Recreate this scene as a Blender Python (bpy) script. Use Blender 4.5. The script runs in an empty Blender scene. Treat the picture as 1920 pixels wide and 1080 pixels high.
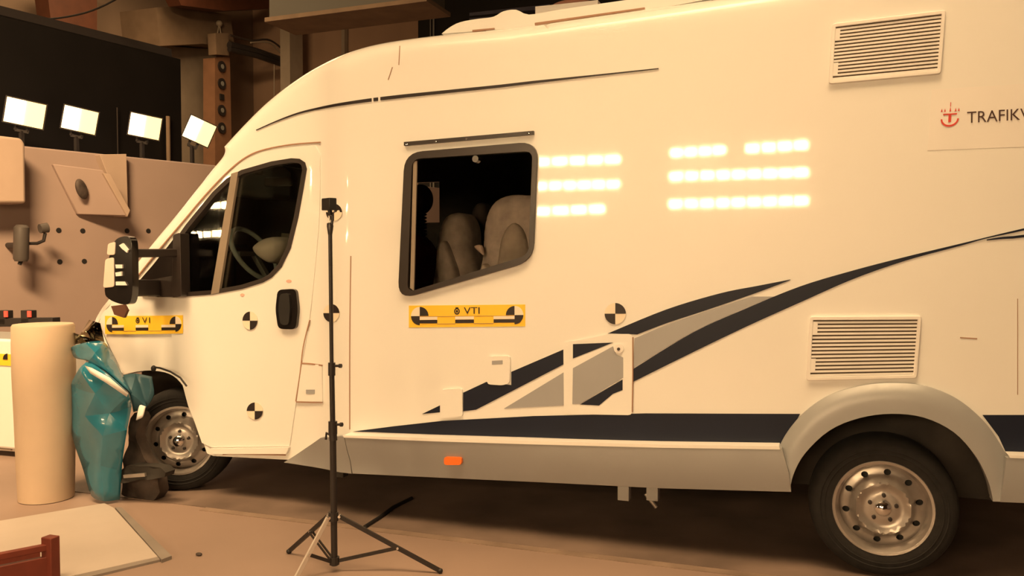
import bpy, bmesh, math, random
import numpy as np
from mathutils import Vector, Matrix
from mathutils.geometry import delaunay_2d_cdt, tessellate_polygon
random.seed(4)
SC = bpy.context.scene
COL = SC.collection
# ------------------------------------------------------------------ camera, world, lights, exposure
YAW, PITCH, F = math.radians(19.7), math.radians(2.0), 1600.0
CAM = Vector((0, -4.21, 1.48))
cd = bpy.data.cameras.new('camera'); cam = bpy.data.objects.new('camera', cd); COL.objects.link(cam)
cam.location = CAM; cam.rotation_euler = (math.radians(90) - PITCH, 0, YAW)
cd.sensor_width = 36; cd.lens = F / 1920 * 36; cd.clip_start = .05
SC.camera = cam
SC.view_settings.view_transform = 'Standard'; SC.view_settings.look = 'None'
SC.view_settings.gamma = 1; SC.view_settings.use_curve_mapping = False
SC.view_settings.exposure = -.5
WARM = (1.0, .655, .325)
w = bpy.data.worlds.new('hall_air'); SC.world = w; w.use_nodes = True
w.node_tree.nodes['Background'].inputs[0].default_value = (1, .55, .3, 1)
w.node_tree.nodes['Background'].inputs[1].default_value = .22
def area(name, loc, aim, sx, sy, power, col=WARM, spread=math.radians(150)):
    l = bpy.data.lights.new(name, 'AREA'); l.shape = 'RECTANGLE'; l.size = sx; l.size_y = sy
    l.energy = power; l.color = col; l.spread = spread
    o = bpy.data.objects.new(name, l); COL.objects.link(o); o.location = loc
    o.rotation_euler = (Vector(aim) - Vector(loc)).to_track_quat('-Z', 'Y').to_euler()
    return o
area('overhead_lamp', (-2.0, -2.4, 5.6), (-2.2, -1.9, 0), 7, 1.4, 290, spread=math.radians(95))  # added unseen area light that brightens the floor before the van
area('wall_floodlight', (-4.6, -2.6, 6.4), (-8.2, 3.2, 1.2), 2.5, .8, 660, spread=math.radians(100))  # added unseen area light that brightens the barrier wall
area('hall_lamp', (-9.5, 6.5, 7.6), (-10.5, 6.5, 0), 5, 3, 480)  # added unseen area light for the background hall walls
# ------------------------------------------------------------------ picture ray -> place
fw = Vector((-math.sin(YAW) * math.cos(PITCH), math.cos(YAW) * math.cos(PITCH), -math.sin(PITCH)))
rt = Vector((math.cos(YAW), math.sin(YAW), 0)); up = rt.cross(fw)
def ray(px, py): return fw * F + rt * (px - 960) - up * (py - 540)
def PY(px, py, y): d = ray(px, py); return CAM + d * ((y - CAM.y) / d.y)
def PX(px, py, x): d = ray(px, py); return CAM + d * ((x - CAM.x) / d.x)
def PZ(px, py, z=0.0): d = ray(px, py); return CAM + d * ((z - CAM.z) / d.z)
def PD(px, py, Z): return CAM + ray(px, py) * (Z / F)
def PV(px, py, A, B):
    n = Vector((B.y - A.y, A.x - B.x, 0)); d = ray(px, py)
    return CAM + d * ((A - CAM).dot(n) / d.dot(n))
# ------------------------------------------------------------------ materials
def mat(name, rgb, rough=.5, metal=0., var=.0, scale=4., bump=0., coat=0., emit=None, es=0., spec=.5, dirt=None):
    m = bpy.data.materials.new(name); m.use_nodes = True
    nt = m.node_tree; b = nt.nodes['Principled BSDF']
    b.inputs['Base Color'].default_value = (*rgb, 1); b.inputs['Roughness'].default_value = rough
    b.inputs['Metallic'].default_value = metal; b.inputs['Coat Weight'].default_value = coat
    b.inputs['Coat Roughness'].default_value = .04; b.inputs['Specular IOR Level'].default_value = spec
    if emit: b.inputs['Emission Color'].default_value = (*emit, 1); b.inputs['Emission Strength'].default_value = es
    tc = nt.nodes.new('ShaderNodeTexCoord')
    nz = nt.nodes.new('ShaderNodeTexNoise'); nz.inputs['Scale'].default_value = scale; nz.inputs['Detail'].default_value = 6
    nt.links.new(tc.outputs['Object'], nz.inputs['Vector'])
    if var or dirt:
        cr = nt.nodes.new('ShaderNodeValToRGB'); cr.color_ramp.elements[0].position = .3; cr.color_ramp.elements[1].position = .7
        lo = dirt if dirt else tuple(c * (1 - var) for c in rgb)
        cr.color_ramp.elements[0].color = (*lo, 1); cr.color_ramp.elements[1].color = (*(min(1, c * (1 + var)) for c in rgb), 1)
        nt.links.new(nz.outputs['Fac'], cr.inputs['Fac']); nt.links.new(cr.outputs['Color'], b.inputs['Base Color'])
    if bump:
        bp = nt.nodes.new('ShaderNodeBump'); bp.inputs['Strength'].default_value = bump; bp.inputs['Distance'].default_value = .02
        nt.links.new(nz.outputs['Fac'], bp.inputs['Height']); nt.links.new(bp.outputs['Normal'], b.inputs['Normal'])
    return m
def glassmat(name, tint, refl=1.0, ior=1.5):
    m = bpy.data.materials.new(name); m.use_nodes = True; nt = m.node_tree; nt.nodes.clear()
    o = nt.nodes.new('ShaderNodeOutputMaterial'); mx = nt.nodes.new('ShaderNodeMixShader')
    t = nt.nodes.new('ShaderNodeBsdfTransparent'); t.inputs[0].default_value = (*tint, 1)
    g = nt.nodes.new('ShaderNodeBsdfGlossy'); g.inputs['Roughness'].default_value = .02; g.inputs[0].default_value = (refl, refl, refl, 1)
    fr = nt.nodes.new('ShaderNodeFresnel'); fr.inputs[0].default_value = ior
    nt.links.new(fr.outputs[0], mx.inputs[0]); nt.links.new(t.outputs[0], mx.inputs[1]); nt.links.new(g.outputs[0], mx.inputs[2])
    nt.links.new(mx.outputs[0], o.inputs[0]); return m
M = {}
M['paint'] = mat('white_body_paint', (.86, .86, .84), .45, var=.012, scale=.6, coat=1.0)
M['lining'] = mat('dark_lining', (.07, .06, .055), .9, var=.2)
M['silver'] = mat('silver_brown_cover', (.8, .68, .6), .25, coat=.5)
M['white'] = mat('white_plastic', (.84, .82, .8), .4, var=.02)
M['grey'] = mat('silver_grey_skirt', (.36, .37, .38), .42, metal=.15, var=.05, scale=2)
M['greyband'] = mat('grey_decal', (.34, .35, .37), .4, var=.02)
M['navy'] = mat('navy_decal', (.006, .010, .026), .45, var=.1, spec=.3)
M['black'] = mat('black_rubber', (.012, .011, .011), .55, var=.2)
M['gloss'] = mat('gloss_black_plastic', (.012, .01, .01), .15, coat=.5)
M['frame'] = mat('dark_window_frame', (.028, .021, .019), .35, var=.1)
M['tyre'] = mat('tyre_rubber', (.012, .011, .011), .85, var=.3, scale=20, bump=.2)
M['steel'] = mat('silver_steel_rim', (.44, .41, .39), .36, metal=.7, var=.12, scale=12)
M['chrome'] = mat('chrome', (.8, .8, .8), .12, metal=1)
M['gap'] = mat('shut_line', (.35, .2, .13), .7)
M['line'] = mat('white_edge_strip', (.88, .86, .84), .35)  # white painted in for highlights and lamp reflections
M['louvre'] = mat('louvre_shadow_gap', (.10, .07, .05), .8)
M['yellow'] = mat('yellow_sticker', (.95, .6, .035), .5, var=.02)
M['tblack'] = mat('sticker_black', (.016, .01, .01), .5)
M['twhite'] = mat('sticker_white', (.85, .76, .62), .5)
M['red'] = mat('red_print', (.62, .05, .03), .5)
M['orange'] = mat('orange_reflector', (.9, .2, .03), .3)
M['chassis'] = mat('dark_underbody', (.03, .026, .023), .8, var=.4, scale=6)
M['glass'] = glassmat('cab_glass', (.90, .94, .91), 1.0, 1.6)
M['sideglass'] = glassmat('tinted_side_glass', (.93, .91, .89), .12)
M['seat'] = mat('grey_seat_fabric', (.6, .55, .52), .9, var=.2, scale=14, bump=.3)
M['seatlight'] = mat('pale_seat_pad', (.55, .5, .44), .9, var=.2, scale=10)
M['airbag'] = mat('airbag_cloth', (.75, .62, .55), .9, var=.05, bump=.3)
M['dummy'] = mat('dummy_skin', (.12, .05, .03), .6, var=.1)
M['redcloth'] = mat('red_cloth', (.6, .05, .04), .9, var=.2)
M['wheelgrey'] = mat('steering_wheel_grey', (.42, .45, .44), .5)
M['clamp'] = mat('clamp_grey', (.07, .06, .055), .45)
M['trim'] = mat('grey_trim_plastic', (.22, .22, .21), .6)
M['teal'] = mat('teal_plastic', (.018, .17, .26), .24, var=.2, scale=3, coat=.7)
M['tealdark'] = mat('torn_teal_edge', (.03, .10, .14), .5, var=.3)
M['tube'] = mat('cream_foam_cylinder', (.58, .45, .33), .7, var=.10, scale=2.2)
M['clear'] = glassmat('clear_broken_plastic', (.72, .68, .55), .6)
M['wreck'] = mat('brown_black_wreckage', (.055, .04, .034), .7, var=.5, scale=9, bump=.5)
M['mat'] = mat('cream_sheet', (.46, .40, .36), .6, var=.05, scale=3)
M['matedge'] = mat('grey_edge_rubber', (.22, .19, .17), .7, var=.1)
M['redwood'] = mat('red_brown_painted_wood', (.16, .028, .014), .55, var=.2, scale=8)
M['floor'] = mat('concrete_floor', (.28, .20, .165), .6, var=.07, scale=1.4, bump=.02)
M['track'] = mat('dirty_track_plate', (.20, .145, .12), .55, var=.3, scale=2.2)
M['tracks'] = mat('worn_track_edge', (.25, .18, .14), .6, var=.25, scale=5)
M['conc'] = mat('concrete_wall', (.29, .215, .19), .8, var=.06, scale=1.2, bump=.04)
M['concl'] = mat('pale_concrete_face', (.38, .285, .23), .8, var=.04)
M['hall'] = mat('brown_hall_wall', (.20, .14, .10), .9, var=.12, scale=.6)  # base colour darkened in place of the hall's weaker light
M['halld'] = mat('dark_hall_wall', (.34, .22, .15), .9, var=.12, scale=.5)
M['beam'] = mat('grey_brown_beam', (.27, .22, .17), .6, var=.1, scale=3)
M['beamc'] = mat('brown_concrete_beam', (.17, .115, .075), .8, var=.15, scale=3)
M['rust'] = mat('rust_orange_paint', (.08, .024, .010), .6, var=.2, scale=4)
M['column'] = mat('orange_brown_upright', (.22, .11, .06), .7, var=.1)
M['blackcloth'] = mat('black_screen', (.0035, .0028, .003), .45, var=.3, scale=1.5)
M['dkmetal'] = mat('dark_metal', (.035, .03, .03), .4, metal=.4)
M['brightleg'] = mat('bare_aluminium', (.75, .70, .66), .35, metal=.5)
M['glowhead'] = mat('lit_reflector', (1, .8, .4), .5, emit=(1, .72, .34), es=1.6)
M['bulb'] = mat('burning_bulb', (1, 1, 1), .5, emit=(1, .88, .84), es=9)
M['bank'] = mat('lit_floodlight_face', (1, 1, 1), .5, emit=WARM, es=200)
M['bank_side'] = mat('lit_floodlight_face_side', (1, 1, 1), .5, emit=WARM, es=150)
M['redled'] = mat('red_lamp', (.8, .05, .03), .5, emit=(1, .12, .06), es=.8)
M['bluewin'] = mat('dim_blue_glass', (.12, .13, .19), .3, var=.2)
# ------------------------------------------------------------------ mesh builder
def inpoly(x, z, P):
    c = False; n = len(P); j = n - 1
    for i in range(n):
        xi, zi = P[i]; xj, zj = P[j]
        if (zi > z) != (zj > z) and x < (xj - xi) * (z - zi) / (zj - zi) + xi: c = not c
        j = i
    return c
def dens(P, step):
    out = []
    for i, a in enumerate(P):
        b = P[(i + 1) % len(P)]; L = math.dist(a, b); n = max(1, int(math.ceil(L / step))) if step else 1
        for k in range(n): out.append((a[0] + (b[0] - a[0]) * k / n, a[1] + (b[1] - a[1]) * k / n))
    return out
def cr(pts, n=6, closed=False):
    P = [tuple(p) for p in pts]; out = []; N = len(P)
    g = (lambda i: P[i % N]) if closed else (lambda i: P[max(0, min(N - 1, i))])
    for i in range(N if closed else N - 1):
        a, b, c, d = g(i - 1), g(i), g(i + 1), g(i + 2)
        for k in range(n):
            t = k / n
            out.append(tuple(.5 * (2 * b[q] + (c[q] - a[q]) * t + (2 * a[q] - 5 * b[q] + 4 * c[q] - d[q]) * t * t + (3 * b[q] - a[q] - 3 * c[q] + d[q]) * t ** 3) for q in range(len(b))))
    if not closed: out.append(P[-1])
    return out
def roundpoly(P, r, n=5):
    out = []; N = len(P)
    for i in range(N):
        a, b, c = Vector(P[i - 1]), Vector(P[i]), Vector(P[(i + 1) % N])
        ri = min(r, (a - b).length * .45, (c - b).length * .45)
        p, q = b + (a - b).normalized() * ri, b + (c - b).normalized() * ri
        for k in range(n + 1):
            t = k / n; v = p * (1 - t) ** 2 + b * 2 * t * (1 - t) + q * t * t; out.append(tuple(v))
    return out
class MB:
    def __init__(s): s.v = []; s.f = []; s.m = []; s.mats = []
    def mi(s, m):
        if m not in s.mats: s.mats.append(m)
        return s.mats.index(m)
    def add(s, vs, fs, m):
        o = len(s.v); k = s.mi(m); s.v += [tuple(v) for v in vs]
        for f in fs: s.f.append([o + i for i in f]); s.m.append(k)
    def box(s, lo, hi, m, R=None, o=(0, 0, 0)):
        vs = [Vector((x, y, z)) for x in (lo[0], hi[0]) for y in (lo[1], hi[1]) for z in (lo[2], hi[2])]
        if R is not None: vs = [R @ v for v in vs]
        vs = [v + Vector(o) for v in vs]
        s.add(vs, [(0, 1, 3, 2), (4, 6, 7, 5), (0, 4, 5, 1), (2, 3, 7, 6), (0, 2, 6, 4), (1, 5, 7, 3)], m)
    def bar(s, a, b, w, h, m, upv=(0, 0, 1)):
        a, b = Vector(a), Vector(b); d = (b - a).normalized(); u = Vector(upv)
        if abs(d.dot(u)) > .95: u = Vector((1, 0, 0))
        r = d.cross(u).normalized(); u = r.cross(d)
        vs = [p + r * (sx * w / 2) + u * (sz * h / 2) for p in (a, b) for sx, sz in ((-1, -1), (1, -1), (1, 1), (-1, 1))]
        s.add(vs, [(3, 2, 1, 0), (4, 5, 6, 7), (0, 1, 5, 4), (1, 2, 6, 5), (2, 3, 7, 6), (3, 0, 4, 7)], m)
    def tube(s, pts, r, m, n=10):
        pts = [Vector(p) for p in pts]; rs = r if isinstance(r, (list, tuple)) else [r] * len(pts)
        rings = []; ref = None
        for i, p in enumerate(pts):
            d = (pts[min(i + 1, len(pts) - 1)] - pts[max(i - 1, 0)]).normalized()
            if ref is None: ref = Vector((0, 0, 1)) if abs(d.z) < .9 else Vector((1, 0, 0))
            x = d.cross(ref).normalized(); y = x.cross(d); ref = y
            rings.append([p + (x * math.cos(2 * math.pi * k / n) + y * math.sin(2 * math.pi * k / n)) * rs[i] for k in range(n)])
        vs = [v for R in rings for v in R]; fs = []
        for i in range(len(pts) - 1):
            for k in range(n): fs.append((i * n + k, i * n + (k + 1) % n, (i + 1) * n + (k + 1) % n, (i + 1) * n + k))
        fs.append(tuple(range(n))[::-1]); fs.append(tuple((len(pts) - 1) * n + k for k in range(n)))
        s.add(vs, fs, m)
    def lathe(s, prof, c, R, m, n=48, close=False):   # prof: (radius, along local -y)
        vs = []; fs = []; k_ = len(prof)
        for k in range(n):
            a = 2 * math.pi * k / n
            for r, t in prof: vs.append(R @ Vector((r * math.cos(a), -t, r * math.sin(a))) + Vector(c))
        for k in range(n):
            for i in range(k_ - (0 if close else 1)):
                j = (i + 1) % k_; q = (k + 1) % n
                fs.append((k * k_ + i, k * k_ + j, q * k_ + j, q * k_ + i))
        s.add(vs, fs, m)
    def ell(s, c, r, m, R=None, n=16):
        vs = []; fs = []
        for i in range(n + 1):
            t = math.pi * i / n
            for k in range(2 * n):
                a = math.pi * k / n; v = Vector((r[0] * math.sin(t) * math.cos(a), r[1] * math.sin(t) * math.sin(a), r[2] * math.cos(t)))
                vs.append((R @ v if R is not None else v) + Vector(c))
        for i in range(n):
            for k in range(2 * n): fs.append((i * 2 * n + k, (i + 1) * 2 * n + k, (i + 1) * 2 * n + (k + 1) % (2 * n), i * 2 * n + (k + 1) % (2 * n)))
        s.add(vs, fs, m)
    def panel(s, outer, holes, surf, off, thick, m, step=None, mback=None, extra=(), side='near', xf=None, avoid=None):
        """a plate in the x-z plane following y = surf(x, z): front off nearer, `thick` deep"""
        loops = [dens(outer, step)] + [dens(h, step) for h in holes]
        pts = []; ed = []
        for L in loops:
            o = len(pts); pts += L; ed += [(o + i, o + (i + 1) % len(L)) for i in range(len(L))]
        B = np.array([(*pts[a], *pts[b]) for a, b in ed])
        def dist(x, z):
            d = B[:, 2:] - B[:, :2]; q = np.array([x, z]) - B[:, :2]
            t = np.clip((q * d).sum(1) / np.maximum((d * d).sum(1), 1e-12), 0, 1)
            return np.sqrt(((q - d * t[:, None]) ** 2).sum(1)).min()
        if step:
            xs = [p[0] for p in loops[0]]; zs = [p[1] for p in loops[0]]
            x = min(xs) + step / 2; row = 0
            while x < max(xs):
                z = min(zs) + (step / 2 if row % 2 else 0); row += 1
                while z < max(zs):
                    if inpoly(x, z, loops[0]) and not any(inpoly(x, z, h) for h in loops[1:]) and dist(x, z) > step * .4 and not (avoid and avoid(x, z)): pts.append((x, z))
                    z += step
                x += step * .87
        for (x, z) in extra:
            if inpoly(x, z, loops[0]) and not any(inpoly(x, z, h) for h in loops[1:]) and dist(x, z) > .003: pts.append((x, z))
        V, E, T, *_ = delaunay_2d_cdt([Vector(p) for p in pts], ed, [], 0, 1e-6)
        keep = []
        for t in T:
            cx = sum(V[i].x for i in t) / 3; cz = sum(V[i].y for i in t) / 3
            if inpoly(cx, cz, loops[0]) and not any(inpoly(cx, cz, h) for h in loops[1:]): keep.append(tuple(t))
        mp = xf or (lambda x, z, y: Vector((x, y, z)))
        fr = [mp(v.x, v.y, surf(v.x, v.y) - off) for v in V]; bk = [mp(v.x, v.y, surf(v.x, v.y) - off + thick) for v in V]
        s.add(fr, keep, m)
        n = len(V); cnt = {}
        for t in keep:
            for a, b in ((t[0], t[1]), (t[1], t[2]), (t[2], t[0])): cnt[(a, b)] = 1
        o = len(s.v) - n; s.v += [tuple(v) for v in bk]; k = s.mi(mback or m); kf = s.mi(m)
        for t in keep: s.f.append([o + n + t[2], o + n + t[1], o + n + t[0]]); s.m.append(k)
        for (a, b) in cnt:
            if (b, a) not in cnt: s.f.append([o + b, o + a, o + n + a, o + n + b]); s.m.append(kf)
    def build(s, name, parent=None, smooth=True, merge=False, angle=35, bevel=0):
        me = bpy.data.meshes.new(name); me.from_pydata(s.v, [], s.f)
        for m in s.mats: me.materials.append(m)
        for p, k in zip(me.polygons, s.m): p.material_index = k
        bm = bmesh.new(); bm.from_mesh(me)
        if merge: bmesh.ops.remove_doubles(bm, verts=bm.verts, dist=.0006)
        loose = [v for v in bm.verts if not v.link_faces]; bmesh.ops.delete(bm, geom=loose, context='VERTS')
        bmesh.ops.recalc_face_normals(bm, faces=bm.faces)
        bm.to_mesh(me); bm.free()
        if smooth: me.shade_smooth(); me.set_sharp_from_angle(angle=math.radians(angle))
        o = bpy.data.objects.new(name, me); COL.objects.link(o)
        if parent:
            o.parent = parent
            if parent.parent is None: o.location = -parent.location
            else: o.location = (0, 0, 0)
        else:
            c = [(min(v[i] for v in s.v) + max(v[i] for v in s.v)) / 2 for i in (0, 1)] + [min(v[2] for v in s.v)]
            c = Vector(c); me.transform(Matrix.Translation(-c)); o.location = c
        if bevel:
            b = o.modifiers.new('bevel', 'BEVEL'); b.width = bevel; b.segments = 3; b.limit_method = 'ANGLE'
        return o
def tag(o, label=None, cat=None, group=None, kind=None):
    if label: o['label'] = label
    if cat: o['category'] = cat
    if group: o['group'] = group
    if kind: o['kind'] = kind
    return o
def empty(name, loc, label, cat, group=None):
    o = bpy.data.objects.new(name, None); COL.objects.link(o); o.location = loc; o.empty_display_size = .1
    return tag(o, label, cat, group)
def disc(c, r, n=20, a0=0, a1=2 * math.pi, ry=None):
    ry = ry or r
    return [(c[0] + r * math.cos(a0 + (a1 - a0) * k / n), c[1] + ry * math.sin(a0 + (a1 - a0) * k / n)) for k in range(n)]
# ================================================================== THE SETTING
b = MB(); b.box((-16, -14.3, -.1), (12, 14, 0), M['floor']); tag(b.build('floor'), kind='structure')
def zpoly(px, z0, z1, m, mb):
    q = [PZ(*p, z1) for p in px]; n = len(q)
    vs = q + [Vector((v.x, v.y, z0)) for v in q]
    mb.add(vs, [tuple(range(n)), tuple(range(2 * n - 1, n - 1, -1))] + [(i, (i + 1) % n, n + (i + 1) % n, n + i) for i in range(n)], m)
b = MB(); b.box((-4.6, -.10, .0), (9, 3.2, .004), M['track']); tag(b.build('trim_1'), kind='structure')  # dark plate whose colour includes the shadow under the van
b = MB(); b.box((-3.4, -.16, .0), (9, -.10, .003), M['tracks']); tag(b.build('trim_2'), kind='structure')  # mid-brown strip grading the painted under-van shade into the floor
b = MB(); b.box((-13.3, -14, 0), (-13, 13.7, 8.0), M['hall']); tag(b.build('wall_left'), kind='structure')
b = MB(); b.box((-13, 13.4, 0), (12, 13.7, 8.0), M['halld']); tag(b.build('wall_back'), kind='structure')
b = MB(); b.box((-13.3, -14.3, 0), (12, -14, 8.0), M['hall']); tag(b.build('wall_front'), kind='structure')
b = MB(); b.box((-13.3, -14.3, 8.0), (12, 13.7, 8.2), M['hall']); tag(b.build('ceiling'), kind='structure')
# ================================================================== MOTORHOME
W = 2.2
xs_seam = PY(655, 650, 0).x; xs_door = PY(585, 650, .05).x; x_n = PY(360, 600, .07).x; x_tip = PY(178, 605, .25).x
def sm(t): t = max(0, min(1, t)); return t * t * (3 - 2 * t)
def base(x, z):
    y = .07 * sm((xs_seam - x) / (xs_seam - xs_door))
    if x < x_n: y += .20 * ((x_n - x) / (x_n - x_tip)) ** 2
    return y
SIL = [(225, 704, .16), (212, 680, .18), (200, 658, .2), (186, 625, .24), (178, 605, .26), (190, 580, .24), (203, 563, .2), (228, 530, .2), (256, 500, .2), (287, 463, .19), (340, 400, .17), (373, 358, .16), (405, 318, .16), (427, 290, .16), (428, 276, .17),
       (440, 262, .18), (467, 233, .18), (500, 200, .18), (533, 172, .18), (567, 147, .17), (602, 125, .15), (640, 107, .13), (690, 90, .12), (740, 79, .11), (830, 67, .1), (927, 58, .1), (1003, 49, .1), (1280, 10, .1), (1560, -32, .1), (1920, -86, .1), (2250, -134, .1)]
sil = []
for px, py, e in SIL:
    p = PY(px, py, e); sil.append((p.x, p.z, e))
XR = sil[-1][0]
NS = 6
_s = cr(sil, NS)
SA = np.array(_s)
def rd(x, z):
    a = SA[:-1]; d = SA[1:, :2] - a[:, :2]; q = np.array([x, z]) - a[:, :2]
    t = np.clip((q * d).sum(1) / np.maximum((d * d).sum(1), 1e-12), 0, 1)
    D = np.sqrt(((q - d * t[:, None]) ** 2).sum(1)); i = int(D.argmin())
    return D[i], a[i, 2] + (SA[i + 1, 2] - a[i, 2]) * t[i]
def ys(x, z):
    bs = base(x, z); d, e = rd(x, z); r = max(.04, e - bs)
    return bs + (r - math.sqrt(max(0, r * r - (r - d) ** 2)) if d < r else 0)
def S(px, py):
    y = .0
    for _ in range(5):
        p = PY(px, py, y); y = ys(p.x, p.z)
    return (p.x, p.z)
def SL(pts): return [S(*p) for p in pts]
flat = lambda x, z: 0.0
arch_in = cr([(1482, 916), (1488, 885), (1510, 845), (1555, 803), (1610, 780), (1670, 772), (1730, 779), (1785, 806), (1825, 850), (1848, 895), (1857, 930)], 4)
arch_out = cr([(1457, 858), (1462, 835), (1483, 800), (1515, 766), (1560, 738), (1615, 722), (1670, 717), (1730, 722), (1790, 745), (1840, 785), (1872, 828), (1890, 866), (1896, 905)], 4)
farch = cr([(225, 704), (255, 697), (290, 695), (325, 705), (350, 735), (367, 785), (388, 850)], 4)
loop = [(p[0], p[1]) for p in _s]
bott = [(XR, S(1900, 934)[1])] + SL(list(reversed(arch_in))) + SL([(1240, 905), (900, 893), (660, 880), (540, 862), (400, 855)]) + SL(list(reversed(farch))[:-1])
body = list(loop) + bott
cabwin = [(335, 555), (337, 500), (340, 440), (352, 423), (378, 391), (402, 362), (428, 337), (455, 321), (511, 305), (548, 299), (563, 300), (572, 306), (575, 317), (569, 353), (559, 408), (545, 465), (528, 500), (510, 519), (494, 528), (455, 540), (400, 550)]
sidewin = roundpoly([(749, 562), (762, 287), (1010, 266), (1001, 489)], 34, 6)
sidewin_in = roundpoly([(767, 548), (776, 299), (1001, 284), (993, 478)], 16, 5)
root = empty('motorhome', ((xs_seam + 0), 1.1, 0), 'large white motorhome with navy and grey stripes, its nose crushed against teal wreckage', 'motorhome')
ext = []
_r = []
for a, c in zip(_s[:-1], _s[1:]):
    n_ = max(1, int(math.dist(a[:2], c[:2]) / .05)); _r += [tuple(a[q] + (c[q] - a[q]) * k / n_ for q in range(3)) for k in range(n_)]
for i in range(1, len(_r) - 1):
    a, c = Vector(_r[i - 1][:2]), Vector(_r[i + 1][:2]); t = (c - a)
    if t.length < 1e-6: continue
    t.normalize(); nn = Vector((t.y, -t.x)); e = max(.04, _r[i][2] - base(_r[i][0], _r[i][1]))
    for k in (.02, .08, .18, .32, .5, .72, 1.0):
        q = Vector(_r[i][:2]) + nn * e * k; ext.append((q.x, q.y))
bm_ = MB()
def near_edge(x, z):
    d, e = rd(x, z); return d < max(.04, e - base(x, z)) * 1.15
bm_.panel(body, [SL(cabwin), SL(sidewin)], ys, 0, .035, M['paint'], .085, M['lining'], ext, avoid=near_edge)
def box2(a, c, d, e): return [a, c, d, e]
q1, q2 = PY(772, 345, W), PY(834, 418, W); hole = [(q1.x, q2.z), (q2.x, q2.z), (q2.x, q1.z), (q1.x, q1.z)]
fcab = [PY(475, 322, W), PY(572, 322, W), PY(572, 478, W), PY(475, 478, W)]
bm_.panel(body, [hole, [(p.x, p.z) for p in fcab][::-1]], ys, 0, .035, M['paint'], .17, M['lining'], xf=lambda x, z, y: Vector((x, W - y, z)))
def skin(i0, i1, ya=None, yb=None, m=None, mb=bm_, m2=None):
    L = _s[i0:i1 + 1]; vs = []; n = len(L)
    for off in (0, .03):
        for i, (x, z, e) in enumerate(L):
            a, c = L[max(0, i - 1)], L[min(n - 1, i + 1)]; t = Vector((c[0] - a[0], c[1] - a[1])).normalized(); nn = Vector((t.y, -t.x)) * off
            y0 = e if ya is None else ya; y1 = W - e if yb is None else yb
            for k in range(5):
                f = k / 4; vs.append((x + nn.x, y0 + (y1 - y0) * f, z + nn.y))
    fo = []; fi = []
    for i in range(n - 1):
        for k in range(4):
            a = i * 5 + k; fo.append((a, a + 1, a + 6, a + 5)); fi.append((a + n * 5 + 5, a + n * 5 + 6, a + n * 5 + 1, a + n * 5))
    rim = [(k + 1, k, k + n * 5, k + 1 + n * 5) for k in range(4)] + [((n - 1) * 5 + k, (n - 1) * 5 + k + 1, (2 * n - 1) * 5 + k + 1, (2 * n - 1) * 5 + k) for k in range(4)]
    rim += [(i * 5, i * 5 + 5, i * 5 + 5 + n * 5, i * 5 + n * 5) for i in range(n - 1)] + [(i * 5 + 9, i * 5 + 4, i * 5 + 4 + n * 5, i * 5 + 9 + n * 5) for i in range(n - 1)]
    mb.add(vs, fo + rim, m or M['paint']); mb.add(vs, fi, m2 or M['lining'])
wi0, wi1 = 9 * NS, 13 * NS
skin(0, wi0); skin(wi1, len(_s) - 1)
skin(wi0, wi1, .19, .30); skin(wi0, wi1, W - .30, W - .19)
zb = S(1900, 934)[1]; bm_.box((XR - .03, .1, zb), (XR, W - .1, sil[-1][1]), M['paint'])
shell = bm_.build('body_shell', root, merge=True, angle=38)
g = MB(); skin(wi0, wi1, .30, W - .30, M['glass'], g, M['glass']); g.build('windscreen', root)
b = MB(); b.box((-3.6, .3, .34), (XR - .1, W - .3, .84), M['chassis'])
b.box((-3.75, .36, .30), (-2.9, W - .36, .80), M['chassis']); b.box((-4.3, .36, .40), (-3.1, W - .36, 1.02), M['chassis'])
b.box((-3.1, .14, .34), (-.35, .3, .80), M['chassis']); b.box((.95, .06, .36), (XR - .1, .3, .80), M['chassis'])
for px, dz in ((1170, .1), (1224, .06)):
    p = PY(px, 905, .12); b.box((p.x - .03, .1, p.z - .09), (p.x + .03, .16, p.z + .08), M['grey'])
p = PY(1210, 925, .2); b.tube([p, p + Vector((.06, 0, -.07))], .012, M['steel'])
b.box((PY(635, 890, .1).x - .03, .1, .2), (PY(635, 890, .1).x + .03, .16, .36), M['chassis'])
b.box((-2.9, .9, .24), (-2.2, 1.4, .36), M['steel'])
b.build('underbody', root, bevel=.01)
def ov(name, polys, off, thick, m, parent=root, step=.09, holes=(), surf=None, label=None):
    b = MB()
    for P in polys: b.panel(SL(P), [SL(h) for h in holes], surf or ys, off, thick, m, step)
    return tag(b.build(name, parent), label)
# cab door as a leaf of its own
door = cr([(354, 760), (336, 690), (322, 620), (318, 566)], 3) + cr([(320, 545), (330, 452), (352, 416), (380, 382), (408, 352), (434, 322), (466, 298), (500, 284), (550, 276), (592, 272)], 3) + cr([(601, 290), (600, 400), (592, 500), (581, 600), (565, 690), (556, 755)], 3) + [(544, 836), (398, 838), (380, 830), (366, 790)]
door_o = ov('cab_door', [door], .007, .010, M['paint'], holes=[cabwin])
def stroke(name, pts, w, off, m, parent=root, step=.08, w1=None):
    P = cr(pts, 4); n = len(P); L = []; R_ = []
    for i, p in enumerate(P):
        a, c = P[max(0, i - 1)], P[min(n - 1, i + 1)]; t = Vector((c[0] - a[0], c[1] - a[1])).normalized()
        ww = (w + ((w1 if w1 is not None else w) - w) * i / (n - 1)) / 2
        L.append((p[0] - t.y * ww, p[1] + t.x * ww)); R_.append((p[0] + t.y * ww, p[1] - t.x * ww))
    return ov(name, [L + R_[::-1]], off, .006, m, parent, step)
stroke('shut_line', [(258, 520), (300, 468), (345, 415), (390, 362), (433, 318), (466, 293), (500, 280), (550, 271), (602, 267)], 2.2, .009, M['gap'])
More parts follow.
